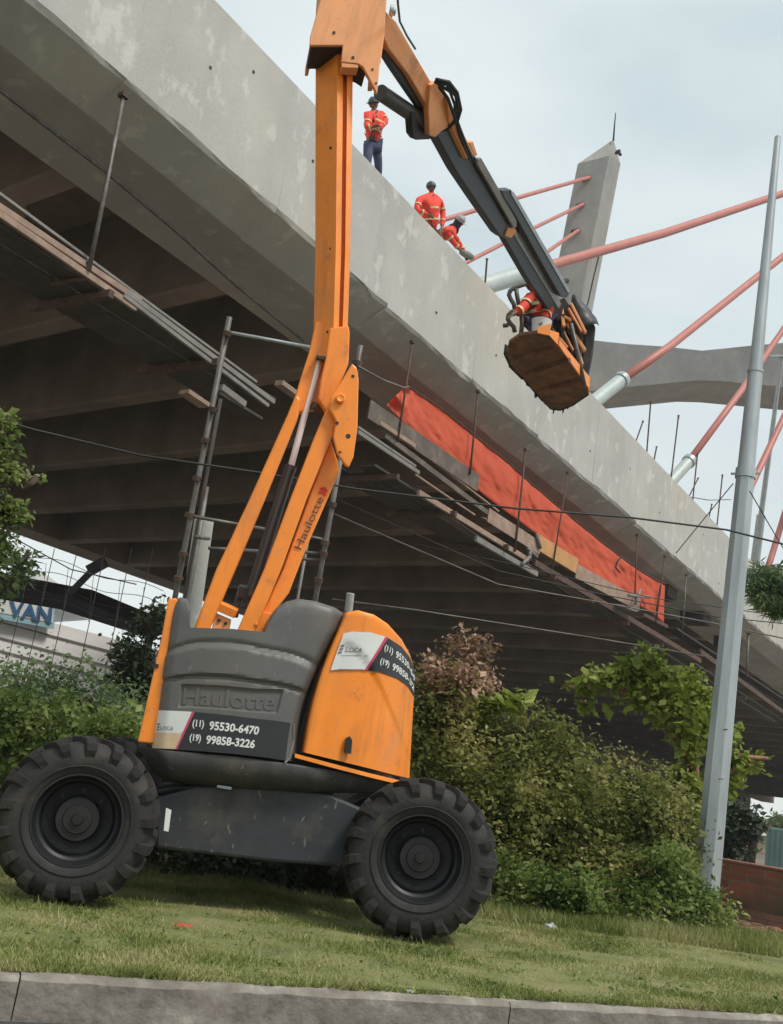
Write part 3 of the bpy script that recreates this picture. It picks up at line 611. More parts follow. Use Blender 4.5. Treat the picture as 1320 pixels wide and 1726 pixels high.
mb = MB(); mb.tube([mt(268, 1336, .55), mt(300, 1329, .5), mt(345, 1327, .45)], .02, 8); mb.tube([mt(272, 1326, 1.2), mt(300, 1320, 1.0), mt(330, 1326, .9)], .03, 8); mb.build('axle_hose', 'blk', BL, smooth='all')
mb = MB(); mb.box(mt(378, 1327, .36), MX*.045, MY*.015, ZV*.008); mb.build('data_plate', 'galv', BL)
# hood surface
HB = [(0, (255, 1262)), (.29, (325, 1265)), (.6, (400, 1271)), (.8, (449, 1277)), (1, (499, 1285))]
HT = [(0, (281, 1062)), (.2, (324, 1058)), (.45, (392, 1060)), (.63, (451, 1066)), (.78, (502, 1064)), (1, (574, 1062))]
HE = [(0, 34), (.03, 48), (.07, 54), (.13, 50), (.165, 36), (.182, 0), (.62, 0), (.632, 24), (.66, 42), (.70, 51), (.76, 55), (.85, 50), (.95, 39), (1, 29)]
def c1(l, u): return float(np.interp(u, [a for a, b in l], [b for a, b in l]))
def c2(l, u): return np.array([np.interp(u, [a for a, b in l], [b[0] for a, b in l]), np.interp(u, [a for a, b in l], [b[1] for a, b in l])])
def sst(x, a, b): k = min(max((x-a)/(b-a), 0), 1); return k*k*(3-2*k)
def hoodY(u, v):
    y = .40-.16*math.sin(math.pi*min(u*.62+.12, 1)) + .02*v + .12*max(0, .1-u)*8*max(0, .1-u)*8 + .10*max(0, (u-.93)/.07)**2
    r1 = .785+.397*u-.492*u*u; r2 = .585+.2035*u-.2545*u*u
    y += .022*sst(v, r1-.005, r1+.025) - .014*sst(v, r2-.008, r2+.012) + .013*sst(v, r2-.04, r2-.032)*(1-sst(v, r2-.01, r2+.0)) + .012*sst(v, r1-.02, r1-.005)*(1-sst(v, r1+.03, r1+.06)) + .006
    if .155 < u < .82 and .345 < v < .535: y += .018*sst(u, .155, .17)*sst(.82-u, 0, .015)*sst(v, .345, .36)*sst(.535-v, 0, .015)
    return y
def hood(u, v, off=0.):
    p = lerp(c2(HB, u), c2(HT, u), min(v, 1)); p[0] -= 21*math.sin(math.pi*min(v, 1))*u**5; return mt(p[0], p[1], hoodY(u, min(v, 1))+off)
mb = MB(); rows = [[] for _ in range(62+9)]
NU = 130
for i in range(NU+1):
    u = i/NU
    for j in range(62): rows[j].append(hood(u, j/61))
    tp = c2(HT, u); e = c1(HE, u); y0 = hoodY(u, 1); lp = tp
    for k, (fe, dy) in enumerate([(.25, 0), (.5, 0), (.72, .002), (.88, .012), (.96, .028), (1., .06)]):
        lp = tp+np.array([.14, -1])*e*fe; rows[62+k].append(mt(lp[0], lp[1], y0+dy+(.02 if e == 0 and k == 5 else 0)))
    q = rows[67][-1]; rows[68].append(q+MY*.45+ZV*.01*(e > 1)); rows[69].append(q+MY*(1.25-y0)-ZV*.02); rows[70].append(q+MY*(1.35-y0)-ZV*.4)
mb.grid(rows); mb.grid([[q for q in [r[0] for r in rows]], [r[0]+MY*.5-MX*0 for r in rows]]); mb.grid([[r[-1] for r in rows], [r[-1]+MY*.3 for r in rows]])
hd = mb.build('engine_hood', 'grey', BL, smooth=True)
# the raised name, and the two vinyl stickers
mb = MB(); textmap(mb, 'Haulotte', lambda a, b, c: hood(.185+.60*a, .37+.145*b, .013-.018*(c/.05)), .05, .02); mb.build('raised_lettering', 'grey', hd)
def patch(name, fn, pts, m, parent, off, n=14, k=4):
    """pts: quad (a,b) bl, br, tr, tl in sticker space"""
    mb = MB(); rows = []
    for j in range(k+1):
        l = lerp(pts[0], pts[3], j/k); r = lerp(pts[1], pts[2], j/k); rows.append([fn(*lerp(l, r, i/n), off) for i in range(n+1)])
    mb.grid(rows); return mb.build(name, m, parent, smooth='all')
def st1(a, b, off): return hood(.004+a*.925, .006+b*(.318-.035*a), off)
sk = patch('vinyl_sticker', st1, [(.19, 0), (1, 0), (1, 1), (.29, 1)], 'blackp', BL, -.004, 30)
patch('white_panel', st1, [(0, .42), (.225, .42), (.275, 1), (0, 1)], 'white', sk, -.005); patch('sand_panel', st1, [(0, 0), (.18, 0), (.225, .42), (0, .42)], 'sand', sk, -.005)
patch('red_edge', st1, [(.178, 0), (.192, 0), (.292, 1), (.272, 1)], 'pink', sk, -.007)
f = st1; mb = MB(); textmap(mb, '(11)', lambda a, b, c: f(.285+.085*a, .56+.24*b, -.008), 0, .03); mb.build('phone_number', 'white', sk); mb = MB(); textmap(mb, '95530-6470', lambda a, b, c: f(.41+.36*a, .56+.24*b, -.008), 0, .03)
mb.build('phone_number', 'white', sk); mb = MB(); textmap(mb, '(19)', lambda a, b, c: f(.275+.085*a, .18+.24*b, -.008), 0, .03); mb.build('phone_number', 'white', sk); mb = MB(); textmap(mb, '99858-3226', lambda a, b, c: f(.40+.36*a, .18+.24*b, -.008), 0, .03)
mb.build('phone_number', 'white', sk)
mb = MB(); textmap(mb, 'LOCA', lambda a, b, c: f(.045+.10*a, .49+.10*b, -.009), 0, .01)
for k in range(3): mb.grid([[f(.018+.018*i, .47+.07*k+.045*j, -.009) for i in (0, 1)] for j in (0, 1)])
mb.grid([[f(.02+.2*i, .445+.012*j, -.009) for i in (0, 1)] for j in (0, 1)]); mb.build('company_logo', 'greyink', sk)
# shade in the gap put in as a black block; side strip
mb = MB(); mb.prism([mt(x, y, .46) for x, y in [(488, 1292), (530, 1275), (600, 1040), (584, 1030), (560, 1034)]], MY*.8); mb.build('gap_shade_fill', 'blk', BL)
mb = MB(); mb.prism([mt(x, y, .40) for x, y in [(232, 1251), (263, 1254), (281, 1110), (290, 1050), (300, 1012), (297, 1008), (284, 1008), (272, 1075)]], MY*.85); mb.build('side_cover', 'orange', BL, bevel=.012)
mb = MB()
for x, y in [(262, 1122)]: mb.box(mt(x, y, .395), MX*.02, MY*.006, ZV*.012)
mb.build('cover_latch', 'blk', BL)
# orange end cover
OB = [(0, (512, 1268)), (.3, (565, 1281)), (.6, (622, 1295)), (.85, (668, 1307)), (1, (690, 1312))]
OT = [(0, (584, 1033)), (.15, (606, 1029)), (.35, (632, 1036)), (.55, (656, 1052)), (.75, (678, 1077)), (.9, (692, 1103)), (1, (700, 1130))]
def endc(u, v, off=0.):
    b = c2(OB, u); t = c2(OT, u); p = lerp(b, t, v); p[0] -= 11*math.sin(math.pi*v)*(1-u)**4; ym = .28+.62*u**3-.03*math.sin(math.pi*u)
    cr = .80-.62*u*u   # pressed crease
    ym += .016*sst(cr-v, 0, .03)*sst(u, .05, .15)
    ym += .012*(1-sst(u, 0, .02))
    return mt(p[0], p[1], ym+off)
mb = MB(); rows = [[] for _ in range(46)]
for i in range(61):
    u = i/60
    for j in range(40): rows[j].append(endc(u, j/39*.985))
    t = rows[39][-1]; r0 = nrm(MY-.5*MX*u)
    for k, (h_, d_) in enumerate([(.010, .006), (.018, .022), (.022, .05), (.0, .4*(1-.5*u)), (-.05, .8*(1-.5*u)), (-.6, .85*(1-.5*u))]): rows[40+k].append(t+ZV*h_+r0*d_)
mb.grid(rows); mb.grid([[r[-1] for r in rows], [r[-1]+MY*.3-MX*.05 for r in rows], [r[-1]+MY*.6-MX*.3 for r in rows]]); mb.grid([[r[0] for r in rows], [r[0]+MY*.3 for r in rows]])
ec = mb.build('end_cover', 'orange', BL, smooth=True)
mb = MB(); mb.prism([mt(x, y, .262) for x, y in [(581, 1268), (592, 1271), (594, 1248), (590, 1241), (584, 1244)]], MY*.03); mb.build('handle_slot', 'blk', ec)
mb = MB(); rows = []
for dy in (0, 1):
    rows.append([mt(*(c2([(0, (497, 1270)), (.3, (560, 1287)), (.6, (622, 1303)), (.85, (668, 1314)), (1, (686, 1318))], i/20)+np.array([0, 7*dy])), .27+.60*(i/20)**3) for i in range(21)])
mb.grid([rows[0], rows[1]]); mb.grid([rows[0], [q+MY*.1 for q in rows[0]]]); mb.build('trim_strip', 'orange', ec, smooth=True)
def st2(a, b, off): return endc(.02+.98*a, (.585+.175*a**1.3)+b*(.262-.03*a), off)
s2 = patch('vinyl_sticker', st2, [(.40, 0), (1, 0), (1, 1), (.56, 1)], 'blackp', BL, -.010, 60, 10)
patch('white_panel', st2, [(.05, 0), (.38, 0), (.53, 1), (.05, 1)], 'white', s2, -.012, 40, 10); patch('red_edge', st2, [(.375, 0), (.40, 0), (.56, 1), (.525, 1)], 'pink', s2, -.014, 4, 10)
mb = MB(); textmap(mb, '(11)', lambda a, b, c: st2(.54+.11*a, .58+.22*b, -.016), 0, .03); mb.build('phone_number', 'white', s2); mb = MB(); textmap(mb, '95530-64', lambda a, b, c: st2(.69+.31*a, .58+.22*b, -.016), 0, .03)
mb.build('phone_number', 'white', s2); mb = MB(); textmap(mb, '(19)', lambda a, b, c: st2(.52+.11*a, .18+.22*b, -.016), 0, .03); mb.build('phone_number', 'white', s2); mb = MB(); textmap(mb, '99858-32', lambda a, b, c: st2(.67+.33*a, .18+.22*b, -.016), 0, .03); mb.build('phone_number', 'white', s2)
mb = MB(); textmap(mb, 'LOCA', lambda a, b, c: st2(.13+.17*a, .46+.12*b, -.016), 0, .01)
for k in range(3): mb.grid([[st2(.065+.035*i, .44+.09*k+.055*j, -.016) for i in (0, 1)] for j in (0, 1)])
mb.grid([[st2(.1+.28*i, .38+.012*j, -.016) for i in (0, 1)] for j in (0, 1)]); mb.build('company_logo', 'greyink', s2)
# lower skirt
SA = [(0, (230, 1253)), (.1, (262, 1263)), (.38, (400, 1276)), (.6, (500, 1289)), (.85, (622, 1309)), (1, (688, 1320))]
SBt = [(0, (258, 1304)), (.1, (285, 1318)), (.38, (400, 1330)), (.6, (500, 1336)), (.85, (610, 1337)), (1, (672, 1328))]
mb = MB(); rows = []
for j, (k, dy) in enumerate([(0, .03), (0, 0), (.1, -.008), (.45, 0), (.75, .035), (.93, .09), (1, .16), (1.0, .3), (.95, 1.1)]):
    r = []
    for i in range(61):
        u = i/60; p = lerp(c2(SA, u), c2(SBt, u), k); ym = .30+.12*max(0, .12-u)*8-.05*math.sin(math.pi*min(u*1.2, 1))+.62*max(0, (u-.55)/.45)**3+.02
        r.append(mt(p[0], p[1], min(ym+dy, 1.3) if dy < 1 else 1.3))
    rows.append(r)
mb.grid(rows); mb.grid([[r[0] for r in rows], [r[0]+MY*.4 for r in rows]]); mb.grid([[r[-1] for r in rows], [r[-1]+MY*.5-MX*.1 for r in rows]])
mb.build('turret_skirt', 'skirt', BL, smooth=True)
mb = MB(); mb.prism([mt(x, y, .5) for x, y in [(275, 1300), (400, 1318), (560, 1322), (640, 1318), (640, 1200), (590, 1060), (470, 1045), (440, 1075), (330, 1068), (285, 1070)]], MY*.7); mb.build('turret_frame', 'blk', BL)
mb = MB(); mb.tube([hood(.955, .28, -.008), hood(.972, .16, -.008), hood(.955, .02, -.006), hood(.925, -.02, -.006)], .006, 6); mb.build('hood_pull_cord', 'alu', hd)
# things between the arms on the turret
mb = MB(); mb.bar(mt(362, 1018, .8), mt(399, 1034, .8), .06, .12); mb.build('orange_crosspiece', 'orange', BL, bevel=.006)
mb = MB(); mb.prism([mt(x, y, .78) for x, y in [(356, 1070), (362, 1032), (390, 1044), (386, 1070)]], MY*.05); mb.build('pivot_plate', 'orange2', BL, bevel=.006)
mb = MB()
for x, y in [(369, 1046), (380, 1051)]: mb.lathe(mt(x, y, .78), -MY, [(0, .012), (.012, .012), (.012, 0)], 8)
mb.build('pivot_bolt', 'blk', BL)
mb = MB(); mb.bar(mt(401, 996, .95), mt(432, 1002, .95), .09, .12); mb.bar(mt(395, 1040, 1.0), mt(405, 1000, 1.0), .05, .05); mb.build('cylinder_foot', 'steel', BL, bevel=.008)
# lower arms
mb = MB(); mb.prism([mt(x, y, .72) for x, y in [(320, 1085), (345, 1085), (355, 1057), (398, 958), (447, 842), (503, 703), (508, 672), (499, 664), (484, 700), (420, 842), (365, 958), (328, 1057)]], MY*.16); mb.build('lower_arm', 'orange', BL, bevel=.018)
mb = MB(); mb.prism([mt(x, y, .66) for x, y in [(390, 1090), (418, 1090), (432, 1060), (475, 958), (517, 842), (561, 734), (590, 688), (585, 655), (566, 660), (550, 690), (531, 734), (489, 842), (446, 958), (402, 1058)]], MY*.10); mb.build('lower_arm', 'orange', BL, bevel=.012)
ap = MB(); ap.prism([mt(x, y, .74) for x, y in [(420, 1090), (446, 1090), (452, 1060), (462, 1032), (487, 1000), (518, 920), (572, 796), (570, 778), (558, 742), (520, 842), (478, 958), (430, 1060)]], MY*.16); pa = ap.build('arm_plate', 'orange', BL, bevel=.01)
mb = MB(); mb.prism([mt(x, y, .70) for x, y in [(436, 1030), (462, 1035), (452, 1075), (428, 1075)]], MY*.04); mb.lathe(mt(432, 1052, .66), -MY, [(0, .014), (.01, .014), (.01, 0)], 10); mb.build('arm_root_plate', 'orange', BL, bevel=.006)
def armtxt(a, b, c):
    o0 = np.array([502., 925.]); e = np.array([541., 838.]); d = e-o0; nn = np.array([-d[1], d[0]])/np.linalg.norm(d)
    p = o0+d*a-nn*b*13+nn*6; return mt(p[0], p[1], .732)
mb = MB(); textmap(mb, 'Haulotte', armtxt, 0, .0); mb.build('arm_lettering', 'ink', pa)
mb = MB()
for k in range(2): mb.prism([armtxt(1.04+.07*k, 0, 0), armtxt(1.09+.07*k, 0, 0), armtxt(1.13+.07*k, .5, 0), armtxt(1.09+.07*k, 1, 0), armtxt(1.04+.07*k, 1, 0), armtxt(1.08+.07*k, .5, 0)], MY*.003)
mb.build('red_chevrons', 'redink', pa)
# lifting cylinder
mb = MB(); mb.tube([mt(422, 1006, .92), mt(489, 788, .92)], .044, 20); mb.tube([mt(487, 796, .92), mt(490, 786, .92)], .047, 20); lc = mb.build('lift_cylinder', 'steel', BL, smooth=True)
mb = MB(); mb.tube([mt(489, 792, .92), mt(540, 600, .92)], .024, 16); mb.build('piston_rod', 'chrome', lc, smooth=True)
# mast: heavy channel section, lower flare, knuckle
def msec(cx, cy, ym, sc=1.):
    o = mt(cx, cy, ym); pr = [(-.128, .20), (.005, .0), (.050, .022), (.056, .075), (.078, .078), (.080, .012), (.122, .028), (.13, .20), (-.02, .26)]
    return [o+MX*a*sc+MY*b*sc for a, b in pr]
mb = MB(); rows = [msec(556, 600, .80, .9), msec(561, 556, .80, .95), msec(565, 420, .80, 1.0), msec(567, 200, .80, 1.08), msec(568, 60, .80, 1.12)]
mb.grid([r+[r[0]] for r in rows]); ms = mb.build('mast', 'orange2', BL, smooth=True)
ms.data.materials.clear(); ms.data.materials.append(M['orange'])
mb = MB(); mb.prism([mt(x, y, .80) for x, y in [(556, 552), (588, 548), (590, 560), (588, 612), (572, 650), (550, 694), (537, 672), (541, 640), (549, 605)]], MY*.08); mb.build('mast_foot', 'orange', BL, bevel=.012)
mb = MB(); mb.prism([mt(x, y, .90) for x, y in [(533, 540), (552, 548), (548, 600), (530, 650), (519, 692), (499, 696), (495, 678), (506, 640), (522, 590)]], MY*.08); mb.build('mast_foot', 'orange', BL, bevel=.012)
mb = MB(); mb.prism([mt(x, y, .96) for x, y in [(533, 598), (552, 600), (546, 640), (531, 690), (516, 690), (526, 640)]], MY*.06); mb.build('mast_web', 'orange2', BL)
mb = MB(); mb.bar(mt(528, 682, .9), mt(545, 700, .95), .05, .1); mb.bar(mt(533, 602, .86), mt(553, 606, .86), .03, .1); mb.build('knuckle_bracket', 'rust', BL, bevel=.006)
kp = [(594, 612), (602, 620), (605, 640), (603, 720), (596, 770), (588, 788), (582, 784), (568, 764), (562, 738), (566, 708), (556, 690), (558, 668), (572, 648), (583, 630)]
mb = MB(); mb.prism([mt(x, y, .60) for x, y in kp], MY*.035); kn = mb.build('knuckle_plate', 'orange', BL, bevel=.01)
mb = MB(); mb.prism([mt(x, y, .98) for x, y in kp], MY*.035); mb.build('knuckle_plate', 'orange', BL, bevel=.01)
mb = MB(); mb.prism([mt(x, y, .64) for x, y in [(598, 622), (604, 640), (602, 700), (594, 705), (592, 640)]], MY*.34); mb.build('knuckle_spine', 'orange', BL, bevel=.008)
for x, y, r in [(568, 713, .014), (587, 735, .017), (573, 762, .009), (595, 634, .012)]: mb = MB(); mb.lathe(mt(x, y, .5985), -MY, [(0, r), (.002, r), (.002, 0)], 14); mb.build('pin_hole', 'blk', kn)
mb = MB(); mb.lathe(mt(573, 673, .60), -MY, [(0, .034), (.03, .034), (.036, .026), (.03, .012), (.03, 0)], 20); mb.build('pivot_boss', 'orange', kn, smooth=True)
mb = MB(); mb.tube([mt(573, 675, .62), mt(573, 675, 1.0)], .03, 14); mb.tube([mt(585, 780, .62), mt(585, 780, 1.0)], .02, 12); mb.build('pivot_pin', 'steel', BL, smooth=True)
# elbow head
hp = [(545, -60), (540, 0), (523, 60), (522, 76), (578, 76), (575, 104), (604, 107), (612, 112), (622, 130), (634, 157), (642, 152), (652, 100), (658, 62), (664, 10), (668, -60)]
mb = MB(); mb.prism([mt(x, y, .70) for x, y in [(545, -60), (540, 0), (523, 60), (522, 76), (578, 76), (575, 104), (604, 107), (612, 112), (622, 130), (636, 158), (641, 100), (648, 60), (652, 0), (655, -60)]], MY*.03)
mb.prism([mt(x, y, .73) for x, y in [(655, -60), (652, 0), (648, 60), (642, 104), (634, 104), (640, 0), (640, -60)]], MY*.40)
mb.prism([mt(x, y, 1.15) for x, y in [(545, -60), (540, 0), (528, 60), (526, 76), (575, 76), (575, 104), (604, 107), (620, 130), (634, 157), (641, 100), (652, 0), (655, -60)]], MY*.03)
mb.prism([mt(x, y, .73) for x, y in [(545, -60), (541, 0), (525, 60), (524, 74), (530, 74), (532, 60), (548, 0), (552, -60)]], MY*.42)
eh = mb.build('elbow_head', 'orange2', BL, bevel=.006)
mb = MB(); mb.prism([mt(x, y, .735) for x, y in [(523, 77), (577, 77), (577, 82), (525, 82)]], MY*.26); mb.prism([mt(x, y, .76) for x, y in [(577, 104), (604, 109), (616, 124), (604, 116), (577, 109)]], MY*.18); mb.build('head_under_shade', 'blk', BL)  # black blocks stand in for the shade under the elbow head
mb = MB(); mb.prism([mt(x, y, .705) for x, y in [(576, 106), (603, 109), (604, 114), (577, 113)]], MY*.1); mb.build('head_lip', 'orange2', BL)
mb = MB()
for x, y, r in [(563, 55, .012), (595, 97, .012), (628, 117, .009), (634, 140, .008)]: mb.lathe(mt(x, y, .699), -MY, [(0, r), (.006, r), (.006, 0)], 12)
mb.build('head_bolt', 'blk', eh)
mb = MB(); mb.lathe(mt(657, 18, .8), MX, [(0, .05), (.03, .05), (.03, .03), (.05, .03), (.05, 0)], 20); mb.build('pivot_cap', 'galv', BL, smooth=True)
# main boom: root to tip, running up and away over the verge
ZA, ZBm = float((mt(655, 60, .86)-CAM)@fw), 14.4
def bq(x, y): # depth interpolates in image along the boom (perspective-correct)
    k = ((x-655)*.49+(y-60)*.87)/((945-655)*.49+(545-60)*.87); return P(x, y, 1/((1-k)/ZA+k/ZBm))
def seg(nm, x0, y0, x1, y1, w0, w1, h0, roll, m, parent=BL, bev=.012):
    a = bq(x0, y0); b = bq(x1, y1); mb = MB(); za = (a-CAM)@fw; zb = (b-CAM)@fw
    mb.bar(a, b, w0*za/F, h0, roll, None, w1*zb/F, h0*(w1*zb)/(w0*za) if h0*(w1*zb)/(w0*za) < h0*1.2 else h0); return mb.build(nm, m, parent, bevel=bev)
R0 = rad(0)
def bsec(poly, dep, m, nm, thick=.30, bev=.01):
    """plate of the boom: outline in the picture laid on the boom's own inclined plane, then given thickness away from us"""
    a = bq(655, 60); b = bq(945, 545); d = nrm(b-a); u = nrm(np.cross(d, fw)); nn = nrm(np.cross(u, d)); nn = nn if nn@fw > 0 else -nn
    o = a+nn*dep; mb = MB(); mb.prism([hit(x, y, o, nn) for x, y in poly], nn*thick); return mb.build(nm, m, BL, bevel=bev)
bsec([(652, 20), (668, 36), (700, 92), (727, 138), (745, 170), (748, 200), (735, 212), (716, 172), (690, 128), (655, 82), (645, 60)], .0, 'orange2', 'boom_outer_section', .10)
bsec([(650, 70), (660, 84), (692, 128), (720, 176), (736, 212), (724, 200), (706, 180), (680, 142), (660, 112), (648, 92)], .06, 'boomg', 'boom_shaded_side', .07)  # shaded side of the orange boom, put in as a charcoal strip
bsec([(725, 143), (735, 138), (750, 150), (764, 190), (790, 262), (783, 268), (757, 214), (744, 222), (734, 232), (724, 228), (722, 185)], -.03, 'orange2', 'boom_bracket', .06)
bsec([(735, 225), (757, 212), (783, 266), (800, 262), (808, 270), (868, 382), (866, 394), (850, 402), (842, 396), (800, 335), (770, 290)], .0, 'boomg', 'boom_middle_section', .13)
bsec([(752, 160), (764, 186), (800, 262), (796, 268), (787, 268), (757, 205)], -.05, 'orange2', 'boom_cover', .05)
bsec([(806, 268), (812, 266), (872, 372), (871, 384), (866, 384), (804, 276)], -.05, 'alu', 'boom_rail', .04)
bsec([(790, 240), (798, 238), (806, 262), (800, 264)], -.05, 'orange2', 'hose_guard', .05)
bsec([(858, 384), (872, 380), (880, 396), (950, 520), (944, 545), (930, 530), (890, 470), (850, 400)], .04, 'boomg', 'boom_inner_section', .10)
bsec([(868, 388), (880, 396), (946, 512), (942, 520), (868, 398)], .03, 'galv', 'inner_section_lit_face', .01, .0)  # lit right face of the inner section, put on as a paler strip
bsec([(845, 321), (862, 320), (868, 326), (962, 492), (956, 502), (945, 500), (900, 420), (868, 362), (850, 334)], -.06, 'boomg', 'cable_carrier', .09)
bsec([(862, 321), (867, 325), (962, 491), (958, 494), (862, 327)], -.07, 'galv', 'carrier_edge', .01, .0)
bsec([(857, 384), (868, 383), (872, 390), (862, 402), (852, 398)], -.02, 'orange2', 'section_collar', .1)
mb = MB(); mb.tube([bq(641, 148)+fw*.1, bq(714, 198)+fw*.1], .070, 18); mb.build('boom_cylinder', 'steel', BL, smooth=True)
bsec([(693, 188), (722, 196), (728, 205), (729, 232), (724, 235), (702, 236), (696, 228)], .05, 'blk', 'cylinder_bracket', .08, .006)
mb = MB(); mb.bar(bq(703, 223)-fw*.05, bq(722, 221)-fw*.05, .025, .01); mb.build('bracket_pin', 'galv', BL)
mb = MB()
for pts, r in [([(733, 142), (752, 146), (768, 165), (772, 190), (766, 208), (755, 220)], .016), ([(735, 138), (756, 142), (770, 160), (776, 188), (770, 208), (782, 240), (795, 268)], .018), ([(740, 150), (755, 170), (762, 190), (768, 208), (778, 240), (790, 270)], .016), ([(738, 145), (758, 158), (766, 180), (767, 205), (752, 222), (742, 222)], .014)]:
    mb.tube([bq(x, y)-fw*.05 for x, y in pts], r, 8)
mb.build('hydraulic_hose', 'blk', BL, smooth='all')
mb = MB(); mb.tube([bq(x, y)-fw*.02 for x, y in [(668, -40), (671, 10), (674, 38), (686, 62), (700, 84)]], .010, 6); mb.build('control_cable', 'green', BL, smooth='all')
# jib links and basket
ZJ = 14.5
mb = MB()
for q in [((946, 522), (950, 552), .05), ((962, 512), (987, 562), .04), ((958, 520), (980, 560), .03), ((955, 545), (986, 592), .05), ((930, 556), (956, 588), .05), ((948, 556), (966, 592), .03), ((975, 592), (982, 616), .03), ((940, 530), (962, 540), .04)]: mb.bar(P(*q[0], ZJ), P(*q[1], ZJ-.1), q[2], .08)
mb.build('jib_link', 'orange2', BL, bevel=.01)
mb = MB(); mb.prism([P(x, y, ZJ) for x, y in [(932, 512), (952, 500), (964, 520), (984, 560), (982, 590), (978, 622), (962, 622), (944, 590), (928, 560)]], fw*.35); mb.build('jib_knuckle', 'dark', BL, bevel=.02)
mb = MB()
for q in [(948, 540), (962, 560), (955, 582), (972, 545), (966, 600)]: mb.lathe(P(*q, ZJ-.03), -fw, [(0, .05), (.04, .05), (.04, 0)], 14)
for q in [((942, 548), (968, 612)), ((968, 548), (972, 608)), ((950, 530), (945, 580))]: mb.tube([P(*q[0], ZJ-.06), P(*q[1], ZJ-.06)], .03, 8)
mb.build('jib_pin', 'blk', BL, smooth=True)
# basket: a level floor tray seen from below
ZF = P(925, 628, 14.3)[2]
fl = [(853, 598), (858, 578), (876, 566), (906, 562), (926, 566), (940, 582), (991, 655), (991, 664), (962, 684), (944, 691), (928, 689), (915, 676), (884, 640), (862, 618)]
fw_ = [G(x, y, ZF) for x, y in fl]
bk = sub('basket', BL)
mb = MB(); mb.prism(fw_, ZV*.05); mb.build('floor_tray', 'tray', bk, bevel=.01)
mb = MB(); ctr = sum(fw_)/len(fw_)
for i in range(3, 7):
    a, b = fw_[i], fw_[i+1]; mb.prism([a, b, b+ZV*.16, a+ZV*.07], nrm((a+b)/2-ctr)*np.array([1, 1, 0])*.02)
mb.build('toe_rim', 'orange', bk)
mb = MB()
for i in list(range(7, 13))+[13]:
    a, b = fw_[i], fw_[(i+1) % 14]
    for k in range(2):
        p = lerp(a, b, (k+rng.uniform(.2, .8))/2); hh = rng.choice([.02, .03, .05, .13]); d_ = (b-a)/10; mb.prism([p-d_, p+d_, p+d_*.4-ZV*hh*.6, p-d_*.5-ZV*hh*.35], nrm(p-ctr)*.02)
    mb.prism([a, b, b+ZV*.14, a+ZV*.14], nrm((a+b)/2-ctr)*.04)
mb.build('torn_sheet', 'blk', bk)
mb = MB()
for (x0, y0), (x1, y1) in [((868, 605), (930, 588)), ((888, 632), (960, 606)), ((908, 660), (982, 640))]: mb.bar(G(x0, y0, ZF-.02), G(x1, y1, ZF-.02), .05, .04)
mb.build('floor_bearer', 'tray', bk)
zr = ZF+.0
mb = MB(); RH = 1.05
def up1(i, h): return fw_[i]+ZV*h
ring = [12, 13, 0, 1, 2, 3, 4, 5]
def G2(x, y, z): return G(x, y, z)
for pts in [[(868, 560), (866, 551), (860, 545), (856, 538), (857, 531), (862, 526), (870, 522), (894, 512), (925, 506)], [(868, 522), (866, 512), (861, 504), (858, 497), (860, 490), (867, 485), (890, 477), (920, 470)], [(876, 520), (872, 500), (870, 486)], [(878, 568), (880, 545), (878, 522)], [(888, 535), (902, 566)], [(900, 552), (899, 520), (898, 470)], [(848, 549), (857, 548)], [(930, 566), (924, 520), (918, 470)], [(985, 650), (975, 600), (962, 545)]]:
    mb.tube([P(x, y, 14.0+.25*(x > 895)) for x, y in pts], .030, 8)
mb.build('guard_rail', 'tube', bk, smooth='all')
mb = MB(); o0 = P(990, 590, 14.7)
mb.prism([P(x, y, 14.7) for x, y in [(984, 546), (1000, 543), (1005, 551), (1000, 600), (992, 638), (984, 632), (976, 626), (982, 590)]], fw*.12+RT*.0); mb.build('control_box', 'chas', bk, bevel=.03)
mb = MB(); rows = []
for j in range(9):
    v = j/8; r = []
    for i in range(9):
        a = i/8*math.pi; y = 496+ (548-496)*v; half = 2+17*math.sin(min(v*1.25, 1)*math.pi/2); cx = 967+21*v+4*v*v
        r.append(P(cx-half*math.cos(a)*(1+.06*math.sin(j*2+i)), y+3*math.sin(a*2)*v, 14.75-.32*math.sin(a)*(.35+.65*v)+.02*math.sin(i*3+j*2)))
    rows.append(r)
mb.grid(rows); o = mb.build('tarp_cover', 'chas', bk, smooth='all'); md = o.modifiers.new('t', 'SOLIDIFY'); md.thickness = .012
meta(o, 'dark bluish crumpled tarpaulin over the controls')

# ------------------------------------------------------------------ light pole
pb = P(1190, 1484, 9.8); pb = onG(pb, -.05); tp_ = P(1311, 232, 9.8*1.0)
hd_ = np.linalg.norm((pb-CAM)[:2]); r_ = ray(1311, 232); tp_ = CAM+r_*(hd_*1.02/np.linalg.norm(r_[:2]))
t = thing('street_light_pole', pb, 'tall tapering galvanised light pole standing behind the big bush at right', 'light pole')
def pp(k): return lerp(pb, tp_, k)
def kat(y):
    return min(np.linspace(0, 1, 400), key=lambda k: abs(proj(pp(k))[1]-y))
k1, k2 = kat(797), kat(626)
mb = MB(); mb.tube([pp(0), pp(k1*.5), pp(k1)], [.130, .112, .094], 8); mb.build('lower_shaft', 'galv', t)
mb = MB(); mb.tube([pp(k1), pp(k2)], [.088, .076], 12); mb.tube([pp(k2), pp(1)], [.070, .034], 12); mb.tube([pp(1), pp(1.003)], [.036, .02], 12); mb.build('upper_shaft', 'galv', t, smooth=True)
mb = MB(); mb.tube([pp(k1-.006), pp(k1+.006)], .102, 16); d = nrm(np.cross(fw, UP)); mb.box(pp(k1)-RT*.115, RT*.03, UP*.012, fw*.02); mb.box(pp(k1)+RT*.115, RT*.03, UP*.012, fw*.02); mb.build('band_clamp', 'galv', t, smooth=True)
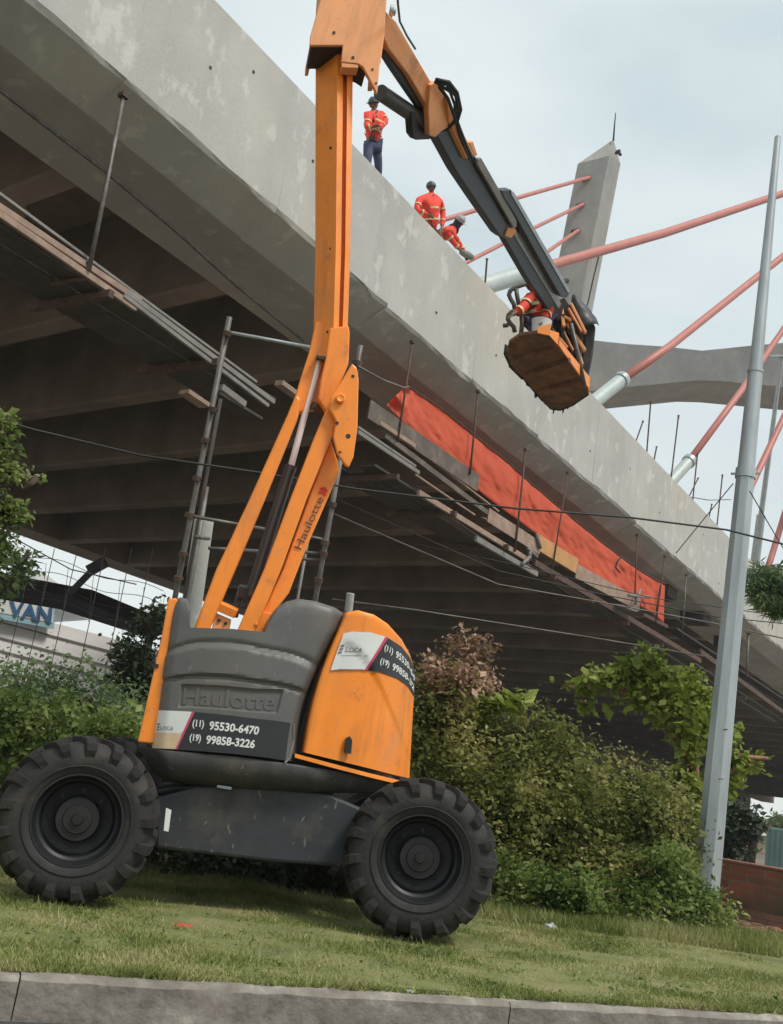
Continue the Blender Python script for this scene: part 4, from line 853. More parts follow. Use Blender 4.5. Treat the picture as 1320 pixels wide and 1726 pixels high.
mb = MB(); mb.tube([pp(k2-.002), pp(k2+.002)], .082, 16); mb.build('joint_ring', 'galv', t, smooth=True)
mb = MB(); a = pp(.17)-fw*.105-RT*.01; 
for k in (.165, .22): mb.box(pp(k)-fw*.118, RT*.02, UP*.004, fw*.004)
mb.build('weld_seam', 'dark', t)

# ------------------------------------------------------------------ wires
wire([(-60, 690, 8.3), (0, 708, 8.4), (60, 725, 8.5), (240, 768, 8.8), (440, 797, 9.1), (600, 824, 9.3), (870, 857, 9.6), (1060, 872, 9.8), (1225, 893, 10), (1320, 917, 10.1), (1420, 945, 10.2)], .014, 'thick black overhead wire crossing the whole view in front of the netting', group=None)
wl = [([(560, 838, 12), (840, 962, 12.4), (1005, 1000, 12.6), (1210, 1040, 13), (1330, 1052, 13.2)], .010, 'thin wire passing below the middle of the netting'),
      ([(560, 865, 12.5), (840, 985, 13), (1040, 1020, 13.2), (1200, 1050, 13.4), (1330, 1078, 13.6)], .013, 'greyish wire just under the right end of the netting'),
      ([(560, 1010, 12.5), (700, 1028, 12.7), (1000, 1075, 13.3), (1200, 1108, 13.6)], .013, 'grey wire above the lime green tree'),
      ([(640, 905, 14), (860, 950, 14), (1100, 1008, 14.4), (1330, 1040, 14.6)], .009, 'faint wire crossing the right end of the netting'),
      ([(20, 905, 9), (120, 960, 9), (230, 985, 9)], .008, 'thin wire in front of the bright gap at left'),
      ([(1236, 815, 9.9), (1188, 873, 10.6), (1140, 932, 11.4)], .008, 'slanting guy wire from the light pole band down to the left'),
      ([(1264, 828, 9.9), (1300, 890, 10.4), (1335, 948, 10.8)], .008, 'slanting guy wire from the light pole band down to the right'),
      ([(604, 618, 10.2), (645, 640, 12), (680, 653, 15), (690, 652, 20)], .018, 'thin tube line from the boom knuckle to the top corner of the netting'),
      ([(1238, 1135, 12), (1330, 1200, 12)], .009, 'thin wire right of the light pole near the rusty beam')]
for pts, r, lab in wl: wire(pts, r, lab, 'tube' if 'grey' in lab or 'tube' in lab else 'blk')

# ------------------------------------------------------------------ scaffold towers under the deck
def toG(x0, y0, x1, y1, z):   # a tube seen between two picture points, carried straight on down to the ground
    a = P(x0, y0, z); b = P(x1, y1, z); d = (b-a); k = (a[2]-gzc(a[0]))/(a[2]-b[2]); return a, a+d*k
t = thing('scaffold_tower', onG(P(300, 1000, 10)), 'rusty tube scaffold tower left of the orange arms', 'scaffold')
for (x0, y0, x1, y1, z, r, m_) in [(387, 534, 296, 1002, 10, .027, 'tube'), (372, 672, 345, 820, 11.2, .02, 'dark'), (349, 820, 338, 885, 11.2, .026, 'tube')]:
    a, b = toG(x0, y0, x1, y1, z); mb = MB(); mb.tube([a, b], r, 10); mb.build('standard', m_, t, smooth='all')
for (x0, y0, x1, y1, z0, z1, m_) in [(386, 560, 527, 586, 10, 10.3, 'galv'), (312, 868, 446, 892, 10, 10.4, 'tube'), (352, 924, 436, 929, 10.6, 11, 'tube'), (330, 905, 352, 908, 10.1, 10.6, 'tube')]:
    mb = MB(); mb.tube([P(x0, y0, z0), P(x1, y1, z1)], .018, 8); mb.build('ledger', m_, t, smooth='all')
for x, y in [(383, 562), (359, 690), (346, 742), (331, 806), (319, 868), (308, 934), (300, 975)]: mb = MB(); mb.tube([P(x+1, y-4, 9.97), P(x-1, y+4, 9.97)], .04, 10); mb.tube([P(x, y, 9.97), P(x+9, y+2, 9.98)], .016, 6); mb.build('coupler', 'rust', t, smooth=True)
t = thing('scaffold_tower', onG(P(535, 1005, 10.6)), 'scaffold tower of clamped tubes right of the orange arms', 'scaffold')
for (x0, y0, x1, y1, z, r) in [(608, 582, 532, 1010, 10.6, .027), (520, 905, 512, 950, 12, .02)]:
    a, b = toG(x0, y0, x1, y1, z); mb = MB(); mb.tube([a, b], r, 10); mb.build('standard', 'tube', t, smooth='all')
for (x0, y0, x1, y1) in [(505, 901, 553, 911), (505, 930, 548, 934), (500, 941, 540, 945), (594, 607, 610, 611)]:
    mb = MB(); mb.tube([P(x0, y0, 10.6), P(x1, y1, 10.6)], .016, 8); mb.build('ledger', 'tube', t, smooth='all')
for x, y in [(548, 915), (545, 933), (537, 978), (560, 850), (603, 612)]: mb = MB(); mb.tube([P(x+1, y-4, 10.57), P(x-1, y+4, 10.57)], .045, 10); mb.build('coupler', 'rust', t, smooth=True)
a, b = toG(344, 877, 326, 1005, 12.5); mb = MB(); mb.tube([a, b], .115, 20)
meta(mb.build('concrete_post', 'conc', smooth=True), 'pale round concrete post standing between scaffold and orange arm', 'post')
a, b = toG(591, 1000, 588, 1026, 12); mb = MB(); mb.tube([a, b], .045, 16)
meta(mb.build('concrete_post', 'conc', smooth=True), 'thin pale post top peeking out above the orange end cover', 'post')

# ------------------------------------------------------------------ far left: warehouse, sign, ledge, ball netting
c0 = P(30, 1100, 62); wd_ = nrm(P(290, 1150, 66)-P(0, 1090, 60)); wd_ = nrm([wd_[0], wd_[1], 0]); wn = np.array([-wd_[1], wd_[0], 0])
def wp(x, y, off=0.): return hit(x, y, c0+wn*off, wn)
wh = thing('warehouse', onG(wp(120, 1190)), 'pale warehouse with low gable roof beyond the viaduct at left', 'warehouse')
def flat0(q): return np.array([q[0], q[1], 0.])
mb = MB(); a = wp(-160, 985); b = wp(360, 1120); mb.prism([flat0(a), flat0(b), b, a], wn*25); mb.build('wall', 'wall', wh)
mb = MB(); mb.prism([wp(52, 997, -.3), wp(64, 962, -.3), (wp(74, 966, -.3)), (wp(175, 1040, -.3)), wp(150, 1045, -.3)], wn*24); mb.build('gable_roof', 'roofg', wh)
mb = MB()
for y in (0, 26, 48): mb.prism([wp(-160, 1005+y, -.08), wp(360, 1142+y, -.08), wp(360, 1144.5+y, -.08), wp(-160, 1007.5+y, -.08)], wn*.07)
mb.build('cladding_rail', 'alu', wh)
t = thing('shop_sign', wp(40, 1058, -.5), 'pale blue sign board with blue capitals VAN on the warehouse front', 'sign')
mb = MB(); mb.prism([wp(x, y, -.6) for x, y in [(-70, 990), (92, 1024), (91, 1060), (-72, 1030)]], wn*.3); sg = mb.build('board', 'signc', t)
mb = MB(); mb.prism([wp(x, y, -.63) for x, y in [(-68, 992), (90, 1026), (89, 1050), (-70, 1019)]], wn*.02); mb.build('white_field', 'white', t)
def vt(a, b, c):
    x = 14+72*a; return wp(x+3*b, 1051+.185*(x-86)-26*b, -.66-c)
mb = MB(); textmap(mb, 'VAN', vt, .05, .035); mb.build('letters', 'blue', t)
t = thing('canopy_ledge', onG(P(110, 1030, 40)), 'long dark canopy ledge sloping across the bright gap at left', 'canopy')
mb = MB(); mb.prism([P(x, y, 40) for x, y in [(-60, 970), (10, 984), (118, 1004), (200, 1038), (255, 1060), (262, 1075), (245, 1074), (190, 1056), (100, 1027), (0, 1010), (-60, 1000)]], fw*3); mb.build('ledge', 'ledge', t)
mb = MB()
for x in (-30, 262): mb = MB(); q = P(x, 1030, 41.5); mb.tube([q, flat0(q)], .15, 8); mb.build('post', 'ledge', t)
mb = MB(); mb.bar(P(117, 1001, 38), P(160, 957, 38), .22, .2); mb.bar(P(150, 962, 38), P(178, 947, 38), .4, .3); meta(mb.build('steel_strut', 'chas'), 'grey slanting steel strut above the dark ledge at left', 'strut')
t = thing('ball_net_fence', onG(P(150, 1060, 33)), 'tall thin wire net fence in front of the bright gap at left', 'net fence')
for x in (58, 92, 131, 178, 222, 258):
    mb = MB(); a = P(x, 925, 33); mb.tube([a, flat0(a)], .014, 5); mb.build('net_post', 'tube', t)
mb = MB()
for y in (922, 945, 968, 990): mb.tube([P(x, y+.27*x+5*math.sin(x/22), 33) for x in range(10, 290, 14)], .010, 4)
for x in (75, 112, 155, 200, 240, 275): mb.tube([P(x+3, 930+.25*x, 33), P(x-6, 1010+.25*x, 33)], .008, 4)
mb.build('net_lines', 'tube', t)

# ------------------------------------------------------------------ far right: brick wall, sheet fence, yellow building
wa = onG(P(1196, 1584, 10.6)); wb = onG(P(1330, 1592, 10.0)); dd = nrm(wb-wa); dd = nrm([dd[0], dd[1], 0]); pn = np.array([-dd[1], dd[0], 0])
def brickmat(name, c1_, c2_, cm, sc=1.):
    m = bpy.data.materials.new(name); m.use_nodes = True; n = m.node_tree.nodes; l = m.node_tree.links
    co = n.new('ShaderNodeTexCoord'); sx = n.new('ShaderNodeSeparateXYZ'); cb = n.new('ShaderNodeCombineXYZ'); l.new(co.outputs['Object'], sx.inputs[0]); l.new(sx.outputs[0], cb.inputs[0]); l.new(sx.outputs[2], cb.inputs[1])
    bk_ = n.new('ShaderNodeTexBrick'); bk_.inputs['Color1'].default_value = rgb(c1_); bk_.inputs['Color2'].default_value = rgb(c2_); bk_.inputs['Mortar'].default_value = rgb(cm)
    bk_.inputs['Scale'].default_value = 1; bk_.inputs['Brick Width'].default_value = .24*sc; bk_.inputs['Row Height'].default_value = .075*sc; bk_.inputs['Mortar Size'].default_value = .007
    l.new(cb.outputs[0], bk_.inputs['Vector']); no = n.new('ShaderNodeTexNoise'); no.inputs['Scale'].default_value = 2.5; no.inputs['Detail'].default_value = 8; l.new(co.outputs['Object'], no.inputs['Vector'])
    rr = n.new('ShaderNodeMapRange'); rr.inputs[1].default_value = .42; rr.inputs[2].default_value = .7; l.new(no.outputs['Fac'], rr.inputs[0])
    mx_ = n.new('ShaderNodeMixRGB'); l.new(rr.outputs[0], mx_.inputs[0]); l.new(bk_.outputs[0], mx_.inputs[1]); mx_.inputs[2].default_value = (.10, .075, .045, 1)
    b = n['Principled BSDF']; b.inputs['Roughness'].default_value = .9; l.new(mx_.outputs[0], b.inputs['Base Color'])
    bu = n.new('ShaderNodeBump'); bu.inputs['Strength'].default_value = .6; bu.inputs['Distance'].default_value = .01; l.new(bk_.outputs['Fac'], bu.inputs['Height']); bu.invert = True; l.new(bu.outputs[0], b.inputs['Normal']); return m
M['brick'] = brickmat('red_brick', (.34, .10, .065), (.22, .07, .05), (.22, .16, .12)); M['brickp'] = brickmat('pinkish_brick', (.33, .15, .115), (.26, .11, .085), (.18, .12, .09))
t = thing('brick_wall', wa, 'low weathered red brick wall right of the big bush', 'brick wall')
ht = rise(wa, 1449)[2]-wa[2]; hm_ = rise(wb, 1545)[2]-wb[2]
mb = MB(); mb.box(wa+dd*3.2+pn*.1+ZV*(hm_+(ht-hm_)/2), dd*4.2, pn*.08, ZV*(ht-hm_)/2); mb.build('upper_courses', 'brick', t)
mb = MB(); mb.box(wa+dd*3.2+pn*.08+ZV*(hm_/2-.1), dd*4.2, pn*.13, ZV*(hm_/2+.097)); mb.build('footing', 'brickp', t)
mb = MB(); mb.box(wa+dd*3.2+pn*.1+ZV*(ht+.012), dd*4.2, pn*.10, ZV*.012); mb.build('coping', 'brickp', t, bevel=.006)
t = thing('sheet_fence', onG(P(1335, 1455, 26)), 'dull green corrugated sheet fence behind the brick wall at the right edge', 'sheet fence')
mb = MB(); a0 = onG(P(1289, 1456, 26)); a1 = onG(P(1420, 1470, 27)); hh = rise(a0, 1396)[2]-a0[2]; dv = a1-a0; nn = 60; nv = nrm(np.cross(dv, ZV))
mb.grid([[a0+dv*i/nn+nv*.05*math.sin(i*1.6)+ZV*z for i in range(nn+1)] for z in (0, hh)]); mb.build('corrugated_sheet', 'green', t, smooth=True)
mb = MB(); mb.box((a0+a1)/2+ZV*hh-nv*.1, dv/2, nv*.04, ZV*.05); mb.build('top_rail', 'green', t)
t = thing('yellow_building', onG(P(1250, 1440, 48)), 'small yellow walled building seen through the trees beyond the brick wall', 'building')
a0 = onG(P(1215, 1448, 48)); a1 = onG(P(1300, 1455, 48)); hh = rise(a0, 1398)[2]-a0[2]; dv = a1-a0; nv = nrm(np.cross(ZV, dv)); mb = MB(); mb.box((a0+a1)/2+ZV*hh/2+nv*3, dv/2, nv*3, ZV*hh/2); mb.build('wall', 'yell', t)
mb = MB(); mb.box((a0+a1)/2+ZV*(hh+.08)+nv*3, dv/2*1.05, nv*3.3, ZV*.078); mb.build('roof', 'roofg', t)
mb = MB(); mb.box(a0+dv*.5+ZV*hh*.45-nv*.02, dv*.08, nv*.03, ZV*hh*.2); mb.build('window', 'blk', t)

# ------------------------------------------------------------------ people
def skinned(name, verts, edges, radii, m, parent, sub=1):
    o0 = np.array(wloc(parent)); me = bpy.data.meshes.new(name); me.from_pydata([tuple(np.array(v)-o0) for v in verts], edges, [])
    o = bpy.data.objects.new(name, me); COL.objects.link(o); o.parent = parent; me.materials.append(M[m])
    o.modifiers.new('skin', 'SKIN').use_smooth_shade = True
    sl = me.skin_vertices[0].data
    for i, r in enumerate(radii): sl[i].radius = (r, r) if np.isscalar(r) else r
    sl[0].use_root = True
    s_ = o.modifiers.new('sub', 'SUBSURF'); s_.levels = sub; s_.render_levels = sub; return o
def person(label, J, jk='jack', tr='navy', hm='helm', face=None, group=None, hood=None, boots=True, legs=True, strap=False, tape=True, bulk=1.):
    """J: world positions of the joints"""
    g = lambda k: np.array(J[k]); low = min([g(k)[2] for k in J]); t = thing('person', g('pel')*np.array([1, 1, 0])+ZV*low, label, 'person', group)
    V, E, Rr = [g('pel'), lerp(g('pel'), g('che'), .5), g('che'), g('nck'), lerp(g('nck'), g('hed'), .5), g('hed')], [(0, 1), (1, 2), (2, 3), (3, 4), (4, 5)], [.13, .125, .14, .06, .058, .085]
    JV, JE, JR = [V[0], V[1], V[2], V[3]], [(0, 1), (1, 2), (2, 3)], [.165*bulk, .16*bulk, .18*bulk, .085]
    LV, LE, LR = [g('pel')+ZV*.02], [], [.165]
    for sd in ('l', 'r'):
        i = len(V); V += [g(sd+'sh'), g(sd+'el'), g(sd+'wr')]; E += [(2, i), (i, i+1), (i+1, i+2)]; Rr += [.07, .048, .033]
        j = len(JV); w_ = lerp(g(sd+'el'), g(sd+'wr'), .9); JV += [g(sd+'sh'), g(sd+'el'), w_]; JE += [(2, j), (j, j+1), (j+1, j+2)]; JR += [.095, .075, .055]
        hd_ = nrm(g(sd+'wr')-g(sd+'el')); sdv = nrm(np.cross(hd_, ZV+.01)); pm = g(sd+'wr')+hd_*.05; k = len(V); V += [pm]; E += [(i+2, k)]; Rr += [.034]
        for f in range(5):
            off = sdv*(-.034+.017*f) if f < 4 else sdv*.045; b0 = pm+hd_*(.03 if f < 4 else -.01)+off; ln = [.065, .078, .072, .055, .05][f]
            c_ = len(V); V += [b0, b0+hd_*ln*.5-ZV*.008+off*.1, b0+hd_*ln*.9-ZV*.03]; E += [(k, c_), (c_, c_+1), (c_+1, c_+2)]; Rr += [.010, .009, .008]
        if legs:
            i = len(V); V += [g(sd+'hi'), g(sd+'kn'), g(sd+'an')]; E += [(0, i), (i, i+1), (i+1, i+2)]; Rr += [.09, .06, .045]
            j = len(LV); LV += [g(sd+'hi'), g(sd+'kn'), lerp(g(sd+'kn'), g(sd+'an'), .92)]; LE += [(0, j), (j, j+1), (j+1, j+2)]; LR += [.125, .095, .08]
            if boots:
                mb = MB(); a = g(sd+'an'); fd = nrm((np.array(face) if face is not None else -fw)*np.array([1, 1, 0])); mb.tube([a+ZV*.12, a, a-ZV*.05], [.06, .065, .07], 10); mb.tube([a-ZV*.05-fd*.07, a-ZV*.045+fd*.08, a-ZV*.06+fd*.19], [.055, .055, .04], 10); mb.build('boot', 'blk', t, smooth='all')
    skinned('body', V, E, Rr, 'skin', t, 2)
    skinned('jacket', JV, JE, JR, jk, t)
    if legs: skinned('trousers', LV, LE, LR, tr, t)
    h = g('hed'); upv = nrm(h-g('nck')); fc = nrm(np.array(face) if face is not None else -fw); fc = nrm(fc-upv*(fc@upv)); sdv = np.cross(upv, fc)
    mb = MB(); rows = []
    for i in range(13):
        th = math.pi*i/12; rows.append([h+upv*(.118*math.cos(th)-.01)+(fc*math.cos(q)*(.098+(.012 if abs(th-1.9) < .3 and math.cos(q) > .95 else 0))+sdv*math.sin(q)*.078)*math.sin(th)*(1-.18*(th > 2)) for q in [2*math.pi*k/20 for k in range(21)]])
    mb.grid(rows); mb.tube([h+fc*.095+upv*.012, h+fc*.118-upv*.018, h+fc*.095-upv*.03], [.008, .017, .01], 8)
    for sg in (-1, 1): mb.tube([h+sdv*sg*.076+upv*.02, h+sdv*sg*.09-upv*.005, h+sdv*sg*.076-upv*.03], [.012, .018, .01], 8)
    mb.build('head', 'skin', t, smooth='all')
    mb = MB()
    for sg in (-1, 1): mb.tube([h+fc*.088+sdv*sg*.032+upv*.012, h+fc*.097+sdv*sg*.032+upv*.012], [.013, .008], 8)
    mb.tube([h+fc*.089-sdv*.022-upv*.052, h+fc*.095-upv*.054, h+fc*.089+sdv*.022-upv*.052], .005, 6); mb.build('eyes_and_mouth', 'hair', t)
    if hood: 
        mb = MB(); mb.tube([h+upv*.06-fc*.02, h-upv*.02-fc*.015, g('nck')-upv*.03, lerp(g('nck'), g('che'), .35)], [.10, .112, .10, .15], 14); mb.build('neck_cloth', hood, t, smooth='all')
    if hm:
        mb = MB(); pr = [(.028, .128), (.028, .122), (.05, .120), (.09, .113), (.125, .092), (.15, .055), (.158, 0)]; mb.lathe(h, upv, pr, 28); 
        mb.prism([h+upv*.03+fc*.10-sdv*.08, h+upv*.026+fc*.165-sdv*.045, h+upv*.026+fc*.165+sdv*.045, h+upv*.03+fc*.10+sdv*.08], upv*.008); mb.tube([h+upv*.145-fc*.07, h+upv*.165, h+upv*.145+fc*.07], .012, 8)
        mb.build('safety_helmet', hm, t, smooth=True)
    if tape:
        mb = MB(); d = nrm(g('che')-g('pel'))
        for k in (.42, .80): c = lerp(g('pel'), g('che'), k); mb.tube([c-d*.022, c+d*.022], (.175 if k < .5 else .188)*bulk, 20, False)
        for sd in ('l', 'r'):
            d2 = nrm(g(sd+'el')-g(sd+'sh')); c = lerp(g(sd+'sh'), g(sd+'el'), .6); mb.tube([c-d2*.022, c+d2*.022], .092, 14, False)
            d2 = nrm(g(sd+'wr')-g(sd+'el')); c = lerp(g(sd+'el'), g(sd+'wr'), .5); mb.tube([c-d2*.02, c+d2*.02], .075, 14, False)
        mb.build('reflective_bands', 'strip', t, smooth='all')
    if strap:
        mb = MB()
        for sg in (-1, 1): mb.tube([lerp(g('nck'), g('che'), .2)+RT*.07*sg-fw*.16, g('che')-fw*.20-RT*.02*sg, g('pel')-fw*.185+RT*.05*sg], .014, 6)
        mb.tube([g('pel')+ZV*.03-RT*.17-fw*.08, g('pel')-fw*.185+ZV*.03, g('pel')+ZV*.03+RT*.17-fw*.08], .02, 6); mb.build('safety_harness', 'cloth', t, smooth='all')
    return t
def Jt(t0, d): return {k: bt(v[0], v[1], t0+(v[2] if len(v) > 2 else 0)) for k, v in d.items()}
person('standing worker in red jacket, hands at chest, on the deck edge beside the mast', Jt(.45, dict(hed=(630, 176), nck=(631, 187), che=(633, 201), pel=(627, 243), lsh=(622, 194), rsh=(645, 192), lel=(618, 216, -.15), lwr=(630, 213, -.3), rel=(650, 206, -.15), rwr=(638, 216, -.3), lhi=(621, 247), rhi=(634, 247), lkn=(619, 276, -.1), rkn=(638, 274, -.05), lan=(618, 305, 0), ran=(638, 304, 0))), tr='navy', face=-RT*.8-fw*.5, strap=True, bulk=1.12)
person('worker with dark helmet seen from behind, sitting bent on the deck edge, arms forward', Jt(.45, dict(hed=(727, 317), nck=(728, 328), che=(722, 342), pel=(726, 392), lsh=(707, 336), rsh=(742, 339), lel=(702, 354, -.1), lwr=(722, 362, -.28), rel=(747, 362, -.05), rwr=(745, 384, -.2), lhi=(720, 396), rhi=(733, 398), lkn=(712, 404, .4), rkn=(744, 410, .4), lan=(716, 424, .6), ran=(748, 428, .6))), face=fw, strap=True, bulk=1.28)
person('worker with pale helmet and dark hood leaning over the deck edge, arm stretched down', Jt(.4, dict(hed=(775, 373, -.15), nck=(767, 384), che=(758, 392), pel=(736, 398, .3), lsh=(752, 390), rsh=(764, 398, -.1), lel=(764, 408, -.1), lwr=(776, 422, -.2), rel=(774, 410, -.1), rwr=(784, 428, -.25), lhi=(734, 404, .3), rhi=(742, 408, .3), lkn=(726, 420, .5), rkn=(740, 424, .5), lan=(722, 438, .9), ran=(736, 442, .9))), hm='helmw', face=RT*.7-ZV*.5-fw*.1, hood='cloth')
t = thing('power_drill', bt(788, 433, .05), 'grey green hand tool held at the deck edge by the leaning worker', 'hand tool')
mb = MB(); mb.tube([bt(778, 425, .1), bt(788, 430, .08), bt(796, 434, .05)], [.07, .10, .07], 10); mb.build('casing', 'glove', t, smooth='all')
mb = MB(); mb.tube([bt(788, 430, .08), bt(786, 438, .1)], .04, 8); mb.build('handle', 'blk', t, smooth='all')
zb = 14.15
PJ = {k: P(v[0], v[1], zb+(v[2] if len(v) > 2 else 0)) for k, v in dict(hed=(893, 556, -.12), nck=(899, 542), che=(903, 524), pel=(908, 520, .35), lsh=(889, 518), rsh=(915, 516), lel=(886, 514, -.25), lwr=(870, 522, -.3), rel=(918, 530, -.1), rwr=(928, 545, -.1), lhi=(902, 524, .4), rhi=(914, 524, .4), lkn=(902, 552, .4), rkn=(916, 552, .4), lan=(902, 578, .45), ran=(916, 578, .45)).items()}
PJ['hed'] = P(903, 550, zb-.12); PJ['nck'] = P(903, 538, zb); 
PJ = {k: P(v[0], v[1], zb+(v[2] if len(v) > 2 else 0)) for k, v in dict(hed=(900, 480), nck=(902, 492), che=(905, 508), pel=(908, 540), lsh=(890, 503), rsh=(920, 505), lel=(882, 520, -.2), lwr=(868, 528, -.3), rel=(926, 525, -.1), rwr=(915, 537, -.3), lhi=(902, 543), rhi=(915, 543), lkn=(902, 560, -.2), rkn=(916, 562, -.2), lan=(904, 582, .1), ran=(918, 580, .1)).items()}
person('worker in red jacket standing in the lift basket behind the boom, gripping the rail', PJ, face=-RT*.7-fw*.3, hm='helmw')
mb = MB(); q = P(912, 553, 13.85); mb.lathe(q, ZV, [(-.1, .10), (-.1, .11), (.08, .13), (.10, .135), (.10, .12), (-.07, .10)], 20); mb.lathe(q, ZV, [(.06, .0), (.07, .12)], 20)
meta(mb.build('white_bucket', 'white', smooth=True), 'white round bucket on the basket floor at the worker’s feet'.replace('’', ''), 'bucket')
pz = 24
PJ = {k: P(v[0], v[1], pz) for k, v in dict(hed=(1268, 1424), nck=(1265, 1431), che=(1260, 1438), pel=(1250, 1449), lsh=(1256, 1437), rsh=(1265, 1441), lel=(1254, 1452), lwr=(1260, 1464), rel=(1268, 1456), rwr=(1272, 1466), lhi=(1248, 1453), rhi=(1255, 1454), lkn=(1250, 1478), rkn=(1258, 1480), lan=(1247, 1508), ran=(1256, 1510)).items()}
PJ2 = {k: v for k, v in PJ.items()}
person('small distant person in black bending forward behind the brick wall', PJ2, jk='blk', tr='green', hm=None, tape=False, face=RT*.8-fw*.2)

# ------------------------------------------------------------------ vegetation
def vb(x, y, z, rpx, sq=1.): r = rpx*z/F; return (P(x, y, z), np.array([r, r*.8, r*sq]))
def gp(x, y, z): return onG(P(x, y, z))
big = [vb(715, 1270, 9.7, 45), vb(720, 1215, 9.8, 22), vb(760, 1330, 9.4, 70), vb(840, 1350, 9.5, 95), vb(930, 1370, 9.6, 105), vb(1020, 1400, 9.7, 105), vb(1095, 1440, 9.7, 80), vb(745, 1240, 9.6, 62), vb(820, 1270, 9.8, 78), vb(890, 1290, 9.9, 75), vb(965, 1320, 10, 72), vb(1050, 1350, 10, 70), vb(1110, 1410, 9.8, 45), vb(760, 1430, 9.3, 85), vb(860, 1450, 9.3, 95), vb(960, 1470, 9.3, 100), vb(1060, 1490, 9.3, 90), vb(745, 1200, 9.8, 38), vb(1110, 1470, 9.4, 60)]
for k in range(46):
    c_, r_ = big[int(rng.integers(0, 19))]; d_ = rng.normal(size=3); d_[1] = -abs(d_[1])*.7; d_[2] = abs(d_[2])*.9; d_ = nrm(d_); q_ = rng.uniform(.10, .24)
    if proj(c_+d_*r_)[0] > 1140: continue
    big.append((c_+d_*r_*rng.uniform(.9, 1.12), np.array([q_, q_, q_*rng.uniform(.7, 1.2)])))
bush('large_bush', gp(930, 1540, 9.4), big, 60000, .048, 'bush', 'large dense olive green bush mound between the machine and the light pole', 'bush', shell=.6, stems=[[gp(900, 1540, 9.5), P(880, 1400, 9.6), P(860, 1250, 9.8)], [gp(1000, 1540, 9.5), P(1010, 1400, 9.7), P(1060, 1340, 9.9)]], clump=.10, zmin=-.05, sr=.03)
low = [vb(850, 1490, 8.9, 34), vb(900, 1520, 8.7, 52, .8), vb(980, 1525, 8.7, 60, .8), vb(1060, 1535, 8.8, 62, .8), vb(1130, 1540, 8.9, 62, .85), vb(1190, 1560, 9.0, 48, .9), vb(1095, 1500, 9.0, 60), vb(1150, 1520, 9.1, 40), vb(1215, 1580, 9.0, 30, .8), vb(860, 1530, 8.6, 30, .6)]
for k in range(22):
    c_, r_ = low[int(rng.integers(0, 9))]; d_ = rng.normal(size=3); d_[1] = -abs(d_[1])*.7; d_[2] = abs(d_[2])*.8; d_ = nrm(d_); q_ = rng.uniform(.07, .15)
    e_ = c_+d_*r_; px_, py_ = proj(e_)
    if px_ > 1225 or (px_ > 1150 and py_ < 1510): continue
    low.append((c_+d_*r_*rng.uniform(.9, 1.15), np.array([q_, q_, q_])))
bush('low_shrub', gp(1060, 1590, 8.8), low, 30000, .042, 'bushb', 'low bright green shrub spilling onto the grass in front of the large bush', 'shrub', clump=.06, zmin=0.0)
for (x, y, rr, n_, s_) in []: pass
t = bush('tall_shoots', gp(760, 1500, 9.6), [vb(745, 1150, 9.9, 26), vb(790, 1120, 9.9, 28), vb(775, 1082, 9.9, 18), vb(812, 1092, 9.9, 18), vb(733, 1115, 9.9, 15), vb(805, 1150, 9.9, 30), vb(760, 1175, 9.7, 34), vb(735, 1140, 9.6, 24), vb(790, 1145, 9.6, 26)], 3000, .055, 'bushr', 'tall reddish tipped leafy shoots rising above the bush beside the orange end cover', 'shrub',
    stems=[[gp(760, 1500, 9.8), P(765, 1250, 9.9), P(785, 1080, 9.9)], [gp(770, 1500, 9.8), P(745, 1240, 9.9), P(738, 1110, 9.9)], [gp(775, 1500, 9.8), P(800, 1230, 9.9), P(822, 1085, 9.9)]], clump=.06, per=8, shell=.9)
bush('climber_sprig', gp(840, 1500, 9.7), [vb(830, 1190, 9.7, 16, .7), vb(860, 1184, 9.7, 12, .6), vb(800, 1200, 9.7, 20, .8), vb(880, 1178, 9.7, 6, .6)], 500, .085, 'bushy', 'bright lime leafy sprig poking right from the reddish shoots', 'sprig', stems=[[P(790, 1260, 9.8), P(820, 1200, 9.7), P(882, 1176, 9.7)]], clump=.04, per=6, shell=.9, sr=.012)
# lime tree: spreading layered crown
lt = [vb(985, 1160, 11, 22, .4), vb(1010, 1145, 11, 28, .45), vb(1045, 1135, 11, 34, .5), vb(1080, 1140, 11, 42, .5), vb(1115, 1150, 11, 44, .55), vb(1100, 1108, 11, 15, .9), vb(1090, 1180, 11, 42, .6), vb(1130, 1190, 11, 42, .7), vb(1160, 1150, 11.2, 34, .7), vb(1180, 1200, 11.2, 40, .8), vb(1150, 1230, 11, 30, .7), vb(1210, 1230, 11.3, 30, .8), vb(1225, 1280, 11.3, 30, .8), vb(1215, 1320, 11.3, 34, .6), vb(1270, 1282, 11.3, 22, .35), vb(1295, 1278, 11.3, 12, .4), vb(1155, 1265, 11, 18, .8), vb(1180, 1340, 11.2, 26, .7), vb(1150, 1310, 11, 24), vb(1165, 1370, 11, 30), vb(1130, 1350, 11, 26), vb(990, 1190, 11, 10, .8), vb(960, 1158, 11, 9, .4)]
bush('lime_green_tree', gp(1185, 1540, 11), lt, 6200, .080, 'bushy', 'small spreading tree with bright lime green leaves behind the light pole', 'tree', stems=[[gp(1185, 1540, 11), P(1178, 1400, 11), P(1172, 1270, 11), P(1150, 1200, 11)], [P(1172, 1290, 11), P(1100, 1190, 11), P(1010, 1150, 11)], [P(1175, 1330, 11), P(1225, 1300, 11.2), P(1290, 1280, 11.3)]], clump=.055, per=9, shell=.9, elong=1.35, sm='barko', sr=.055)
